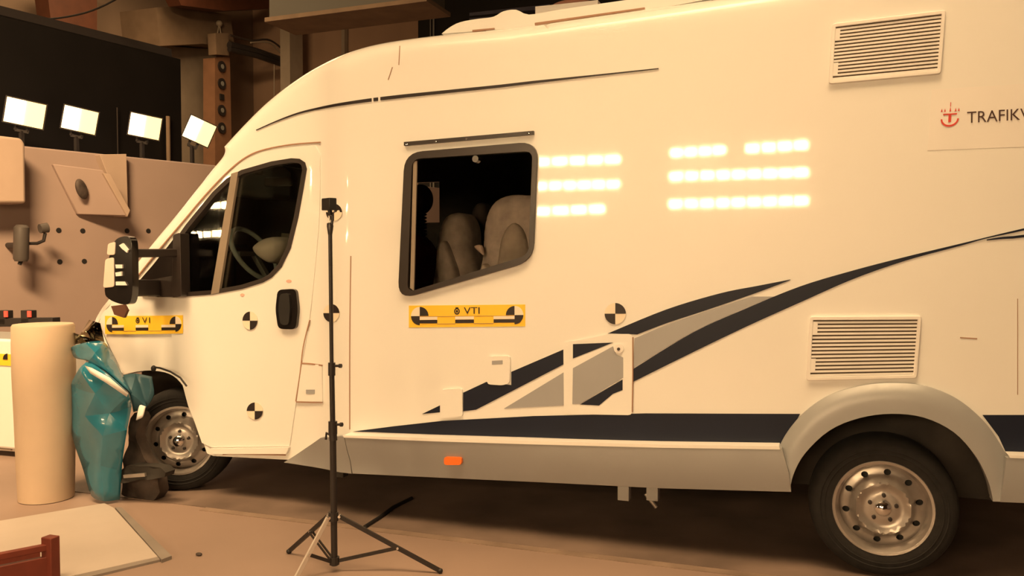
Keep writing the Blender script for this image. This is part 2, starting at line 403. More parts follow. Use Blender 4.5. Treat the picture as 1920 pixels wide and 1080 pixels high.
stroke('shut_line', [(582, 600), (570, 650), (564, 700), (556, 752)], 1.8, .009, M['gap'])
stroke('shut_line', [(658, 480), (656, 640), (656, 805)], 1.5, .003, M['gap'])
stroke('shut_line', [(750, 86), (748, 122)], 1.2, .003, M['gap']); stroke('shut_line', [(736, 126), (728, 150)], 1.2, .003, M['gap'])
stroke('shut_line', [(418, 852), (440, 851), (536, 853)], 2.4, .003, M['gap'])
stroke('body_crease', [(1800, 633), (1832, 635)], 2, .002, M['gap'])
ov('sill', [[(398, 840), (545, 838), (540, 850), (402, 850)]], .02, .03, M['paint'])
stroke('shut_line', [(1908, 560), (1908, 740)], 1.2, .002, M['gap'])
# glazing
glass = ov('window_glass', [cabwin], -.012, .006, M['glass'], door_o)
inner = []
c0 = (sum(p[0] for p in cabwin) / len(cabwin), sum(p[1] for p in cabwin) / len(cabwin))
def insetpx(P, d):
    out = []; N = len(P); A = sum(P[i][0] * P[(i + 1) % N][1] - P[(i + 1) % N][0] * P[i][1] for i in range(N)); sg = 1 if A > 0 else -1
    for i in range(N):
        a, b_, c = Vector(P[i - 1]), Vector(P[i]), Vector(P[(i + 1) % N]); t1 = (b_ - a).normalized(); t2 = (c - b_).normalized()
        n1 = Vector((-t1.y, t1.x)); n2 = Vector((-t2.y, t2.x)); n_ = (n1 + n2).normalized(); k = 1 / max(.5, n_.dot(n1)); q = b_ + n_ * d * sg * k; out.append((q.x, q.y))
    return out
ov('window_seal', [insetpx(cabwin, -2)], .012, .03, M['frame'], door_o, holes=[insetpx(cabwin, 6)])
ov('window_divider', [[(398, 552), (436, 326), (449, 322), (413, 549)]], .013, .02, M['beam'], door_o)
ov('quarter_panel', [[(262, 530), (290, 498), (318, 463), (338, 437), (338, 556), (300, 557), (268, 551)]], .02, .03, M['gloss'])
b = MB(); b.panel(SL(sidewin), [SL(sidewin_in)], ys, .022, .05, M['frame'], .06); wf = b.build('side_window_frame', root, bevel=.004)
ov('side_window_glass', [sidewin_in], .005, .008, M['sideglass'], wf)
ov('window_track', [[(771, 540), (777, 303), (784, 302), (778, 545)]], .014, .01, M['beam'], wf)
b = MB(); q = S(895, 299); b.lathe([(.0, .03), (.018, .03), (.022, .0)], (q[0], 0, q[1]), Matrix.Identity(3), M['chrome'], 16); b.build('window_catch', wf)
# awning rail
rl = ov('drip_rail', [[(760, 267), (1002, 246), (1002, 253), (760, 274)]], .018, .02, M['frame'])
b = MB()
for px, py in ((766, 271), (820, 266), (877, 261), (993, 251)):
    b = MB(); q = S(px, py); b.lathe([(0, .024), (.006, .023), (.007, .016)], (q[0], 0, q[1]), Matrix.Identity(3), M['chrome'], 8); b.build('screw_head', rl)
# stripes
up_e = cr([(480, 244), (520, 226), (560, 211), (600, 201), (640, 193), (700, 184), (760, 177)], 4) + [(940, 159), (1000, 152), (1120, 140), (1236, 128)]
lo_e = cr([(480, 245), (520, 228), (560, 214), (600, 205), (640, 198), (700, 190), (760, 183)], 4) + [(940, 164), (1000, 156.5), (1120, 142.5), (1236, 129.5)]
cut1 = lambda x: x
def band(U, L, x0, x1):
    f = lambda P, x: np.interp(x, [p[0] for p in P], [p[1] for p in P])
    X = [x0] + [p[0] for p in U if x0 < p[0] < x1] + [x1]
    return [(x, float(f(U, x))) for x in X] + [(x, float(f(L, x))) for x in X[::-1]]
ov('pin_stripe', [band(up_e, lo_e, 481, 697), band(up_e, lo_e, 701, 709), band(up_e, lo_e, 714, 1235)], .006, .006, M['tblack'], step=.08)
dk = [[(662, 809), (740, 799), (830, 789), (1000, 780), (1210, 775), (1500, 776), (1497, 782), (1466, 832), (1240, 828), (1000, 820), (830, 815)],
      [(1842, 778), (2050, 778), (2050, 852), (1885, 846), (1872, 818)]]
ov('navy_band', dk, .003, .005, M['navy'], step=None)
U1 = cr([(1140, 625), (1250, 580), (1350, 550), (1420, 536), (1482, 524)], 5)
L1 = cr([(1482, 525), (1410, 552), (1320, 583), (1250, 606), (1195, 627)], 5)
U2 = cr([(1187, 692), (1300, 623), (1400, 578), (1500, 537), (1600, 507), (1700, 481), (1800, 457), (1920, 428), (2060, 398)], 5)
L2 = cr([(2060, 400), (1920, 432), (1850, 447), (1800, 461), (1700, 488), (1600, 523), (1500, 567), (1400, 612), (1300, 660), (1187, 716)], 5)
ov('navy_swoosh', [U1 + L1, U2 + L2, cr([(1850, 449), (1880, 444), (1920, 440), (2060, 418)], 3) + cr([(2060, 424), (1920, 445), (1880, 448), (1850, 451)], 3)], .0035, .004, M['navy'], step=None)
ov('grey_swoosh', [cr([(1190, 634), (1250, 609), (1330, 582), (1410, 556)], 4) + cr([(1452, 556), (1400, 577), (1300, 622), (1187, 690)], 4)], .0028, .004, M['greyband'], step=None)
ov('navy_dart', [[(959, 697), (1057, 655), (1057, 683), (893, 768), (869, 771), (869, 736), (912, 716), (959, 722)], [(792, 776), (825, 760), (825, 773)]], .0035, .004, M['navy'], step=None)
ov('grey_dart', [[(945, 766), (1057, 698), (1057, 760)]], .003, .004, M['greyband'], step=None)
ht = ov('storage_hatch', [roundpoly([(1057, 641), (1075, 640), (1140, 626), (1187, 626), (1186, 778), (1058, 776)], 8, 3)], .007, .009, M['paint'], step=None)
stroke('shut_line', [(1187, 632), (1187, 700), (1186, 772)], 2, .0085, M['gap'], ht, None)
ov('hatch_decal', [[(1075, 645), (1150, 642), (1075, 672)], [(1088, 758), (1168, 711), (1168, 731), (1150, 738), (1124, 760)]], .009, .004, M['navy'], ht, None)
ov('hatch_decal', [[(1075, 690), (1150, 649), (1156, 664), (1169, 670), (1169, 708), (1088, 757), (1074, 757)]], .009, .004, M['greyband'], ht, None)
ov('hatch_lock', [disc((1161, 653), 9, 16)], .014, .01, M['white'], ht, None)
ov('key_slot', [disc((1161, 654), 3, 10)], .017, .006, M['tblack'], ht, None)
ov('service_flap', [roundpoly([(915, 668), (958, 667), (957, 718), (943, 722), (915, 720)], 6, 3)], .012, .012, M['paint'], step=None)
ov('service_flap', [roundpoly([(827, 730), (868, 728), (869, 780), (827, 783)], 5, 3)], .012, .012, M['paint'], step=None)
ov('flap_label', [[(924, 676), (944, 675), (944, 682), (924, 683)]], .0135, .003, M['greyband'], step=None)
ov('fuel_flap', [[(568, 681), (605, 684), (606, 753), (558, 752)]], .010, .010, M['paint'])
stroke('shut_line', [(567, 681), (585, 682), (606, 685)], 2.6, .012, M['gap']); stroke('shut_line', [(557, 753), (585, 754), (606, 754)], 2, .012, M['gap'])
ov('flap_label', [[(576, 730), (592, 730), (592, 738), (576, 738)]], .013, .003, M['greyband'])
# skirt and arch
zs1, zs0 = S(1000, 824)[1], S(1000, 900)[1]
def sksurf(x, z): return ys(x, z) - .055 * (1 - max(0, min(1.0, (zs1 - z) / (zs1 - zs0))) ** 1.8)
ov('skirt_panel', [[(535, 866), (612, 817), (652, 813), (657, 815), (662, 887), (600, 876)]], .016, .03, M['grey'], surf=sksurf)
sk = ov('skirt_panel', [[(659, 813), (830, 821), (1000, 826), (1240, 832), (1467, 834), (1480, 880), (1484, 917), (1240, 912), (900, 897), (665, 886)]], .024, .04, M['grey'], surf=sksurf)
ov('skirt_panel', [[(1880, 851), (2050, 854), (2050, 940), (1870, 934)]], .024, .04, M['grey'], surf=sksurf)
ov('skirt_edge', [[(657, 811), (830, 816), (1000, 821), (1240, 827), (1462, 830), (1464, 836), (1240, 833), (1000, 827), (830, 822), (659, 815)], [(1884, 846), (2050, 851), (2050, 856), (1886, 851)]], .082, .08, M['line'])  # white strip painted in as the highlight along the skirt top
mk = ov('side_marker', [roundpoly([(843, 851), (876, 852), (875, 866), (843, 866)], 5, 3)], .075, .06, M['orange'], step=None)
ao, ai = cr(arch_out, 3), arch_in
AOp = SL(ao)
def archsurf(x, z):
    d = min(math.hypot(x - p[0], z - p[1]) for p in AOp); return .035 * max(0, 1 - d / .07) ** 2
b = MB(); b.panel(SL(ao + [(1897, 935), (1857, 934)] + list(reversed(ai)) + [(1470, 905)]), [], archsurf, .055, .075, M['grey'], .025); b.build('wheel_arch_trim', root, bevel=.006, smooth=True)
# vents
def vent(c, slats):
    (a, b_, c_, d) = c
    ex = insetpx([a, b_, c_, d], -7)
    f = MB(); f.panel(SL(roundpoly(ex, 6, 3)), [SL([a, b_, c_, d])], flat, .016, .02, M['white']); fr = f.build('air_vent', root, bevel=.003)
    k = MB(); k.panel(SL([a, b_, c_, d]), [], flat, .003, .004, M['louvre']); k.build('vent_recess', fr)
    s_ = MB(); lerp = lambda p, q, t: (p[0] + (q[0] - p[0]) * t, p[1] + (q[1] - p[1]) * t)
    for i in range(slats):
        t0 = (i + .36) / slats; t1 = (i + .92) / slats
        P = SL([lerp(a, d, t0), lerp(b_, c_, t0), lerp(b_, c_, t1), lerp(a, d, t1)])
        z0 = P[0][1]; z1 = P[3][1]
        s_.panel(P, [], flat, .010, .006, M['white'])
    for t0, t1 in ((.04, .26), (.68, .92)):
        s_.panel(SL([lerp(a, d, t0), lerp(lerp(a, d, t0), lerp(b_, c_, t0), .045), lerp(lerp(a, d, t1), lerp(b_, c_, t1), .045), lerp(a, d, t1)]), [], flat, .014, .01, M['white'])
    s_.build('louvres', fr)
vent([(1567, 52), (1765, 28), (1757, 133), (1561, 151)], 15)
vent([(1525, 600), (1720, 599), (1712, 702), (1519, 706)], 15)
# door handle
b = MB(); b.panel(SL(roundpoly([(526, 543), (560, 541), (564, 580), (560, 617), (527, 616), (522, 580)], 9, 4)), [], ys, .03, .04, M['gloss'], .03); hd = b.build('door_handle', door_o, bevel=.01)
ov('handle_grip', [roundpoly([(533, 550), (550, 549), (552, 580), (549, 609), (534, 608), (530, 580)], 7, 3)], .045, .02, M['black'], door_o, .03)
ov('red_mark', [disc((543, 527), 5, 10, ry=3)], .009, .003, mat('pink_mark', (.8, .45, .38), .6), door_o, None)
ov('red_mark', [disc((456, 553), 4, 10, ry=3)], .009, .003, bpy.data.materials['pink_mark'], door_o, None)
# crash target stickers
def quad_target(mb, c, rx, ry, off, flip=False, uv=None, full=True, mw=None):
    T = uv or (lambda u, v: (u, v))
    A = [(math.pi, 1.5 * math.pi), (0, .5 * math.pi)] if not flip else [(1.5 * math.pi, 2 * math.pi), (.5 * math.pi, math.pi)]
    if mw: mb.panel(SL([T(*p) for p in disc(c, rx, 28, ry=ry)]), [], ys, off, .002, mw)
    for a0, a1 in A:
        P = [c] + [(c[0] + rx * math.cos(a0 + (a1 - a0) * k / 8), c[1] + ry * math.sin(a0 + (a1 - a0) * k / 8)) for k in range(9)]
        mb.panel(SL([T(*p) for p in P]), [], ys, off + .001, .002, M['tblack'])
for c, rx, ry, fl in (((471, 601), 14, 17, 0), ((480, 770), 15, 16, 0), ((622, 587), 15, 17, 1), ((627, 398), 15, 16, 1), ((1154, 588), 20, 20, 1)):
    b = MB(); quad_target(b, c, rx, ry, .012 if c[0] < 600 else .004, bool(fl), mw=M['twhite']); b.build('crash_target', root)
_fc = {}
def text_mesh(txt):
    cu = bpy.data.curves.new('t', 'FONT'); cu.body = txt; cu.size = 1; cu.resolution_u = 3
    o = bpy.data.objects.new('t', cu); COL.objects.link(o); dg = bpy.context.evaluated_depsgraph_get(); dg.update()
    me = bpy.data.meshes.new_from_object(o.evaluated_get(dg)); vs = [v.co.copy() for v in me.vertices]; fs = [tuple(p.vertices) for p in me.polygons]
    bpy.data.objects.remove(o); bpy.data.meshes.remove(me); return vs, fs
def text_on(name, txt, T, h, x0, y0, wd, off, m, parent):
    vs, fs = text_mesh(txt); w0 = min(v.x for v in vs); w1 = max(v.x for v in vs); h1 = max(v.y for v in vs)
    out = []
    for v in vs:
        x, z = S(*T(x0 + (v.x - w0) / (w1 - w0) * wd, y0 - v.y / h1 * h)); out.append((x, ys(x, z) - off, z))
    b = MB(); b.add(out, fs, m); return b.build(name, parent, smooth=False)
def sticker(px0, py0, wd, ht_, slope, off, txt, show=True, x_icon=.39):
    T = lambda u, v: (px0 + u * wd, py0 + v * ht_ + u * wd * slope)
    b = MB(); bg = [(0, 0), (1, 0), (1, 1), (0, 1)]
    b.panel(SL([T(*p) for p in bg]), [], ys, off, .003, M['yellow'], .07)
    for cx in (.095, .91):
        b.panel(SL([T(*p) for p in disc((cx, .48), .075, 24, ry=.42)]), [], ys, off + .001, .002, M['yellow'])
        A = [(math.pi * .5, math.pi), (1.5 * math.pi, 2 * math.pi)] if cx < .5 else [(0, .5 * math.pi), (math.pi, 1.5 * math.pi)]
        for a0, a1 in A:
            P = [(cx, .48)] + [(cx + .075 * math.cos(a0 + (a1 - a0) * k / 8), .48 + .42 * math.sin(a0 + (a1 - a0) * k / 8)) for k in range(9)]
            b.panel(SL([T(*p) for p in P]), [], ys, off + .002, .002, M['tblack'])
        A = [(math.pi, 1.5 * math.pi)] if cx < .5 else [(1.5 * math.pi, 2 * math.pi)]
        for a0, a1 in A:
            P = [(cx, .48)] + [(cx + .075 * math.cos(a0 + (a1 - a0) * k / 8), .48 + .42 * math.sin(a0 + (a1 - a0) * k / 8)) for k in range(9)]
            b.panel(SL([T(*p) for p in P]), [], ys, off + .002, .002, M['twhite'])
    b.panel(SL([T(*p) for p in ((.09, .5), (.915, .5), (.915, .515), (.09, .515))]), [], ys, off + .002, .002, M['gap'])
    for k, (u0, u1) in enumerate(((.095, .245), (.40, .56), (.73, .91))):
        b.panel(SL([T(*p) for p in ((u0, .52), (u1, .52), (u1, .655), (u0, .655))]), [], ys, off + .002, .002, M['twhite'])
        b.panel(SL([T(*p) for p in ((u0, .665), (u1, .665), (u1, .82), (u0, .82))]), [], ys, off + .002, .002, M['tblack'])
    for (u0, u1) in ((.245, .40), (.56, .73)):
        b.panel(SL([T(*p) for p in ((u0, .84), (u1, .84), (u1, .86), (u0, .86))]), [], ys, off + .002, .002, M['gap'])
    st = b.build('yellow_sticker', root, smooth=False)
    text_on('sticker_lettering', txt, T, .30, x_icon + .085, .40, .135 if len(txt) > 2 else .10, off + .004, M['tblack'], st)
    k = MB(); cc = (x_icon + .025, .28)   # small round emblem
    k.panel(SL([T(*p) for p in disc(cc, .024, 18, ry=.15)]), [SL([T(*p) for p in disc(cc, .016, 18, ry=.10)])], ys, off + .003, .002, M['tblack'])
    k.panel(SL([T(*p) for p in disc(cc, .009, 10, ry=.06)]), [], ys, off + .003, .002, M['tblack'])
    k.panel(SL([T(*p) for p in ((cc[0] - .014, .10), (cc[0] + .014, .10), (cc[0] + .008, .16), (cc[0] - .008, .16))]), [], ys, off + .003, .002, M['tblack'])
    k.build('sticker_emblem', st, smooth=False)
    return st
sticker(767, 573, 218, 41, -.010, .003, 'VTI')
sticker(199, 592, 146, 34, -.008, .012, 'V1', x_icon=.40)
# traffic authority lettering at the rear
tw = ov('rear_sticker', [[(1747, 168), (2060, 148), (2060, 270), (1739, 282)]], .0015, .003, M['white'], step=None)
TT = lambda u, v: (1813 + u, 231 + v - u * .062)
text_on('sticker_lettering', 'TRAFIKV', TT, 21, 0, 0, 118, .004, mat('dark_print', (.06, .025, .02), .5), tw)
k = MB(); TE = lambda u, v: (1781 + u - v * .06, 217 + v - u * .06)
pp = lambda P: k.panel(SL([TE(*p) for p in P]), [], ys, .004, .002, M['red'])
pp([(-13, -4), (13, -4), (13, -1.5), (-13, -1.5)]); pp([(-2.6, -2), (2.6, -2), (2.6, 12), (-2.6, 12)])
arc = [(-17 + 0, 5)] + [(17 * math.cos(a), 6 + 14 * math.sin(a)) for a in [math.pi * (1 - i / 14) for i in range(15)]]
pp([(17 * math.cos(math.pi * (1 - i / 14)), 6 + 15 * math.sin(math.pi * (1 - i / 14))) for i in range(15)] + [(14 * math.cos(math.pi * i / 14), 6 + 11.5 * math.sin(math.pi * i / 14)) for i in range(15)])
for u in (-16, -10, 0, 10, 16): pp([(u - 1.6, -8), (u, -14 if u else -17), (u + 1.6, -8)])
pp([(-.6, -25), (.6, -25), (.6, -17), (-.6, -17)])
k.build('crowned_emblem', tw, smooth=False)
# roof fairing
def rz(px): return float(np.interp(px, [s_[0] for s_ in SIL[18:]], [s_[1] for s_ in SIL[18:]]))
fpts = [(833, rz(833) - 0), (848, 55), (868, 45), (900, 39), (930, 35), (948, 25), (972, 22), (996, 31), (1040, 24), (1100, 15), (1200, 1), (1320, -14), (1335, rz(1335))]
b = MB(); q = [PY(px, py, .16) for px, py in cr(fpts[:-1], 3) + [fpts[-1]] + [(1200, rz(1200) + 6), (1000, rz(1000) + 6)]]
b.panel([(v.x, v.z) for v in q], [], flat, -.12, .5, M['paint'], None); b.build('roof_fairing', root, bevel=.03)
for seg in (((886, 927), 2.5), ((1003, 1209), 3)):
    (a0, a1), h = seg; b = MB(); P = [PY(x, rz(x) - dy, .115) for x, dy in ((a0, 1.5), (a1, 3), (a1, 3 + h), (a0, 3 + h))]
    b.panel([(v.x, v.z) for v in P], [], flat, -.112, .02, M['gap']); b.build('fairing_gap', root)
b = MB(); p = PY(1078, 2, 1.1); p.z -= .05; b.box((p.x - .2, .9, p.z - .6), (p.x + .2, 1.3, p.z - .02), M['white']); b.ell((p.x, 1.1, p.z), (.16, .16, .04), mat('roof_vent_cap', (.35, .17, .12), .6)); b.build('roof_vent', root)
# mirror
mr = MB()
def pr(mb, pts, y, d, m, dx=0, rn=0, bevel=0):
    P = [PY(a, c, y) for a, c in pts]; P2 = [(v.x, v.z) for v in P]
    mb.panel(P2, [], flat, -y, d, m)
mo = [(213, 455), (222, 446), (235, 443), (243, 446), (247, 458), (248, 500), (248, 545), (244, 566), (236, 571), (222, 569), (203, 560), (196, 545), (200, 500), (208, 470)]
pr(mr, cr(mo, 3, True), -.30, .05, M['gloss']); mir = mr.build('door_mirror', root, bevel=.02)
b = MB(); pr(b, roundpoly([(202, 457), (216, 453), (215, 478), (200, 478)], 4, 3), -.305, .04, M['silver']); pr(b, roundpoly([(197, 486), (213, 482), (214, 538), (193, 540)], 5, 3), -.305, .04, M['silver']); b.build('mirror_indicator', mir, bevel=.006)
b = MB()
for P in ([(223, 460), (230, 456), (240, 468), (238, 474), (228, 466)], [(216, 496), (229, 496), (229, 503), (217, 503)], [(216, 511), (228, 509), (228, 517), (217, 518)], [(217, 528), (232, 528), (236, 535), (217, 535)]):
    b = MB(); pr(b, P, -.312, .01, M['line']); b.build('mirror_facet', mir)  # white patches painted in as lamp reflections on the black housing
b = MB(); a = PY(248, 475, -.26); c = PY(334, 474, .03); b.bar(a, c, .05, .05, M['frame']); a = PY(248, 540, -.26); c = PY(300, 540, .04); b.bar(a, c, .05, .10, M['frame']); b.build('mirror_arm', mir, bevel=.008)
b = MB(); pr(b, roundpoly([(324, 440), (338, 436), (340, 556), (322, 558)], 4, 3), .0, .08, M['frame']); pr(b, roundpoly([(264, 528), (334, 515), (334, 557), (270, 556)], 8, 3), .01, .06, M['frame']); b.build('mirror_base', mir, bevel=.01)
# wheels
def wheel(cx, cy, steer, flip=False, name='wheel'):
    R = Matrix.Rotation(steer + (math.pi if flip else 0), 3, 'Z') * .955; c = Vector((cx, cy, .327))
    t = MB(); t.lathe([(.222, .0), (.228, .012), (.25, .018), (.30, .016), (.325, .0), (.338, -.03), (.341, -.06), (.342, -.11), (.341, -.16), (.335, -.19), (.31, -.215), (.25, -.22), (.222, -.2)], c, R, M['tyre'], 64, close=True)
    for rr in (.262, .283): t.lathe([(rr, .0205), (rr + .004, .0225), (rr + .008, .0205)], c, R, M['tyre'], 64)
    ty = t.build('tyre', root)
    f = MB(); f.lathe([(.205, -.2), (.224, -.2), (.232, .0), (.234, .008), (.228, .016), (.216, .014), (.208, .0), (.200, -.02), (.197, -.06), (.195, -.2)], c, R, M['steel'], 64, close=True)
    def ds(x, z):
        r = math.hypot(x, z); return float(np.interp(r, [0, .06, .085, .10, .125, .135, .15, .19, .205], [.0, .0, .006, .0, -.016, .012, .034, .045, .055]))
    out = disc((0, 0), .2, 64); hl = [[(0, 0)]]
    holes = []
    for k in range(10):
        a = 2 * math.pi * (k + .3) / 10; cc = (.168 * math.cos(a), .168 * math.sin(a)); holes.append([(cc[0] + .017 * math.cos(q), cc[1] + .015 * math.sin(q)) for q in [2 * math.pi * j / 12 for j in range(12)]])
    f.panel(out, holes, ds, 0, .006, M['steel'], .014, xf=lambda x, z, y: R @ Vector((x, y, z)) + c)
    rim = f.build('rim', root, angle=50)
    h = MB(); h.lathe([(0, .040), (.022, .038), (.035, .028), (.041, .0), (.043, -.01)], c, R, M['chrome'], 32); h.build('hub_cap', rim)
    for k in range(5):
        n = MB(); a = 2 * math.pi * (k + .2) / 5; n.lathe([(0, .014), (.009, .013), (.011, -.006)], c + R @ Vector((.062 * math.cos(a), 0, .062 * math.sin(a))), R, M['dkmetal'], 10); n.build('wheel_bolt', rim)
    d = MB(); d.lathe([(0, -.08), (.19, -.08), (.19, -.16), (0, -.16)], c, R, M['black'], 32); d.build('brake_drum', root)
xr = PY(1655, 955, .05).x; xf_ = PY(330, 832, .10).x
wheel(xr, .045, 0); wheel(xf_ , .13, math.radians(24))
wheel(xr, W - .045, 0, True); wheel(xf_, W - .13, math.radians(24), True)
# steering wheel, dash, mirror inside
b = MB()
cS = PY(476, 476, .52); Rn = Matrix.Rotation(math.radians(-34), 3, 'Y') @ Matrix.Rotation(math.radians(90), 3, 'Z')
ring = [cS + Rn @ Vector((.19 * math.cos(a), 0, .20 * math.sin(a))) for a in [2 * math.pi * k / 32 for k in range(33)]]
b.tube(ring, .016, M['wheelgrey'], 10); b.bar(cS + Rn @ Vector((-.18, 0, 0)), cS + Rn @ Vector((.18, 0, 0)), .05, .03, M['trim']); b.bar(cS, cS + Rn @ Vector((0, 0, -.19)), .04, .03, M['trim'])
sw = b.build('steering_wheel', root)
def puff(name, pts, y, half, m, parent, ed=.0, label=None, step=.03):
    P = [PY(a, c, y) for a, c in cr(pts, 3, True)]; P2 = [(v.x, v.z) for v in P]; arr = np.array(P2); 
    A2 = np.array(dens(P2, .02))
    B2 = np.roll(A2, -1, axis=0)
    R0 = max(min(np.hypot(A2[:, 0] - x, A2[:, 1] - z)) for x, z in [(arr[:, 0].mean(), arr[:, 1].mean())])
    def sf(x, z):
        e_ = B2 - A2; q_ = np.array([x, z]) - A2; u_ = np.clip((q_ * e_).sum(1) / np.maximum((e_ * e_).sum(1), 1e-12), 0, 1)
        d = float(np.sqrt(((q_ - e_ * u_[:, None]) ** 2).sum(1)).min()); t = min(1, d / max(R0, .02)); return y - half * math.sqrt(1 - (1 - t) ** 2)
    rings = []; sg_ = 1 if sum(P2[i][0] * P2[(i + 1) % len(P2)][1] - P2[(i + 1) % len(P2)][0] * P2[i][1] for i in range(len(P2))) > 0 else -1
    for i in range(len(A2)):
        t_ = A2[(i + 1) % len(A2)] - A2[i - 1]; t_ = t_ / max(1e-9, math.hypot(*t_))
        for k_ in (.004, .011): rings.append((A2[i][0] - t_[1] * k_ * sg_, A2[i][1] + t_[0] * k_ * sg_))
    b = MB(); b.panel(P2, [], sf, 0, half, m, step, extra=rings); o = b.build(name, parent, angle=70); tag(o, label); return o
puff('airbag', [(483, 462), (500, 448), (520, 444), (537, 450), (540, 465), (532, 482), (515, 494), (498, 486), (486, 474)], .34, .12, M['airbag'], sw)
b = MB(); p = PY(400, 545, .5); b.box((-3.55, .2, .85), (-3.0, W - .2, p.z + .03), M['trim']); b.build('dashboard', root, bevel=.05)
b = MB(); p = PY(522, 341, .6); b.box((p.x - .10, .58, p.z - .03), (p.x + .10, .62, p.z + .03), M['trim']); b.build('rear_view_mirror', root, bevel=.01)
b = MB(); q = [PY(*p, 1.7) for p in ((508, 330), (575, 330), (575, 500), (515, 500))]; b.panel([(v.x, v.z) for v in q], [], flat, -1.7, .1, mat('cab_wall_board', (.42, .36, .30), .8)); b.build('cab_wall_board', root)
# door-side trim seen low in the quarter glass
b = MB(); b.box((-4.1, .16, .86), (-1.9, .22, 1.02), M['trim']); b.build('door_card', root, bevel=.02)
b = MB(); b.box((-1.9, .3, .80), (1.9, W - .05, .865), M['lining']); b.box((-.35, .1, .87), (-.3, W - .1, 2.55), M['lining']); b.build('interior_partition', root)
# ================================================================== INSIDE: seats and dummy (things of their own)
zf = .87
def seat_thing(label, parts, y, xc):
    t = empty('passenger_seat', (xc, y, zf), label, 'seat')
    for nm, pts, yy, h, m, lb in parts: puff(nm, pts, yy, h, m, t, label=lb)
    x0 = PY(xc_px, 560, y).x
    b = MB(); b.box((x0 - .18, y - .2, zf), (x0 + .18, y - .02, zf + .28), M['lining']); b.build('seat_base', t, bevel=.02)
    return t
xc_px = 955
seat_thing('grey padded seat with winged round headrest at the right of the side window', [
    ('backrest', [(905, 560), (908, 480), (912, 420), (925, 385), (950, 368), (985, 366), (1040, 376), (1060, 430), (1050, 560)], .42, .12, M['seat'], None),
    ('side_bolster', [(934, 540), (937, 470), (948, 432), (966, 418), (985, 440), (990, 490), (975, 545)], .29, .05, M['seatlight'], 'paler inner cushion'),
    ('cloth_tag', [(889, 462), (903, 460), (907, 478), (900, 474)], .30, .01, M['airbag'], 'small white cloth tag'), ('armrest', [(900, 548), (903, 500), (914, 496), (922, 512), (920, 550)], .3, .04, M['seatlight'], 'cream end of the arm')], .5, PY(955, 560, .5).x)
xc_px = 862
seat_thing('dim grey seat with slumped backrest in the middle of the side window', [
    ('backrest', [(818, 560), (822, 500), (828, 440), (842, 406), (868, 400), (884, 425), (888, 470), (900, 530), (905, 580), (860, 600)], .62, .14, M['seat'], None),
    ('cushion_pad', [(820, 500), (823, 462), (835, 452), (846, 478), (858, 520), (850, 545), (832, 540)], .45, .05, M['seat'], None),
    ('headrest', [(884, 432), (890, 392), (905, 380), (916, 396), (913, 440), (898, 468)], .95, .08, M['lining'], 'darker headrest')], .7, PY(862, 560, .7).x)
dm = empty('crash_test_dummy', (PY(785, 480, .95).x, .95, zf), 'seated crash test dummy with dark head, ribbed neck and red shirt', 'dummy')
b = MB(); c = PY(789, 374, .95); b.ell(c, (.082, .09, .10), M['dummy'])
for k in range(7): b.ell((c.x - .01, .95, c.z - .10 - k * .022), (.05, .05, .014), M['dummy'], n=10)
b.ell((c.x - .02, .95, c.z - .62), (.13, .17, .34), M['dummy']); b.build('body', dm)
b = MB(); b.ell((c.x - .02, .94, c.z - .56), (.16, .22, .33), M['redcloth']); b.tube([(c.x, .74, c.z - .36), (c.x + .02, .70, c.z - .62), (c.x - .22, .74, c.z - .72)], [.06, .05, .04], M['redcloth']); b.build('red_shirt', dm)
b = MB(); b.box((c.x - .24, .86, zf), (c.x + .14, 1.2, c.z - .84), M['lining']); b.build('seat_box', dm)
# ================================================================== LIGHT STAND
L1, L2, L3 = PZ(542, 1038), PZ(825, 1075), PZ(551, 1096)
pc = PZ(628, 1072); base_p = PY(626, 1058, pc.y); top_p = PY(618, 415, pc.y)
ax = Vector((pc.x, pc.y, 0)); hub = PY(625, 968, pc.y); hub.x = ax.x; low = PY(627, 1050, pc.y); low.x = ax.x
ls = empty('light_stand', ax, 'black tripod light stand standing before the cab door', 'stand')
def onax(py): p = PY(624, py, pc.y); return p
z_ = lambda py: onax(py)
b = MB(); b.tube([PY(627, 1060, pc.y), PY(624, 800, pc.y)], .0155, M['dkmetal'], 16); b.build('lower_tube', ls)
b = MB(); b.tube([PY(624, 800, pc.y), PY(622, 690, pc.y)], .0125, M['dkmetal'], 16); b.build('middle_tube', ls)
b = MB(); b.tube([PY(622, 690, pc.y), PY(619, 425, pc.y)], .0095, M['dkmetal'], 16); b.build('upper_tube', ls)
b = MB(); b.tube([PY(619, 440, pc.y), PY(619, 424, pc.y), PY(618, 418, pc.y)], [.010, .016, .013], M['dkmetal']); b.tube([PY(622, 425, pc.y), PY(624, 402, pc.y)], .006, M['dkmetal']); b.tube([PY(618, 420, pc.y), PY(617, 404, pc.y)], .004, M['brightleg']); b.build('spigot', ls)
for py, x, r in ((690, 622, .017), (800, 624, .021)):
    b = MB(); b.tube([PY(x, py - 10, pc.y), PY(x, py + 14, pc.y)], r, M['dkmetal'], 16); col_ = b.build('collar', ls)
    b = MB(); b.tube([PY(x, py - 4, pc.y), PY(x + 17, py - 4, pc.y)], .006, M['dkmetal']); b.tube([PY(x + 14, py - 4, pc.y), PY(x + 18, py - 4, pc.y)], .010, M['dkmetal']); b.build('knob', col_)
b = MB(); b.tube([PY(624, 812, pc.y), PY(625, 826, pc.y)], .019, M['dkmetal']); b.tube([PY(624, 818, pc.y), PY(612, 812, pc.y), PY(611, 824, pc.y)], .006, M['dkmetal']); b.build('hook_clamp', ls)
b = MB(); b.tube([PY(625, 960, pc.y), PY(625, 976, pc.y)], .024, M['dkmetal']); b.build('collar', ls)
b = MB(); b.tube([PY(627, 1044, pc.y), PY(627, 1058, pc.y)], .024, M['dkmetal']); b.build('collar', ls)
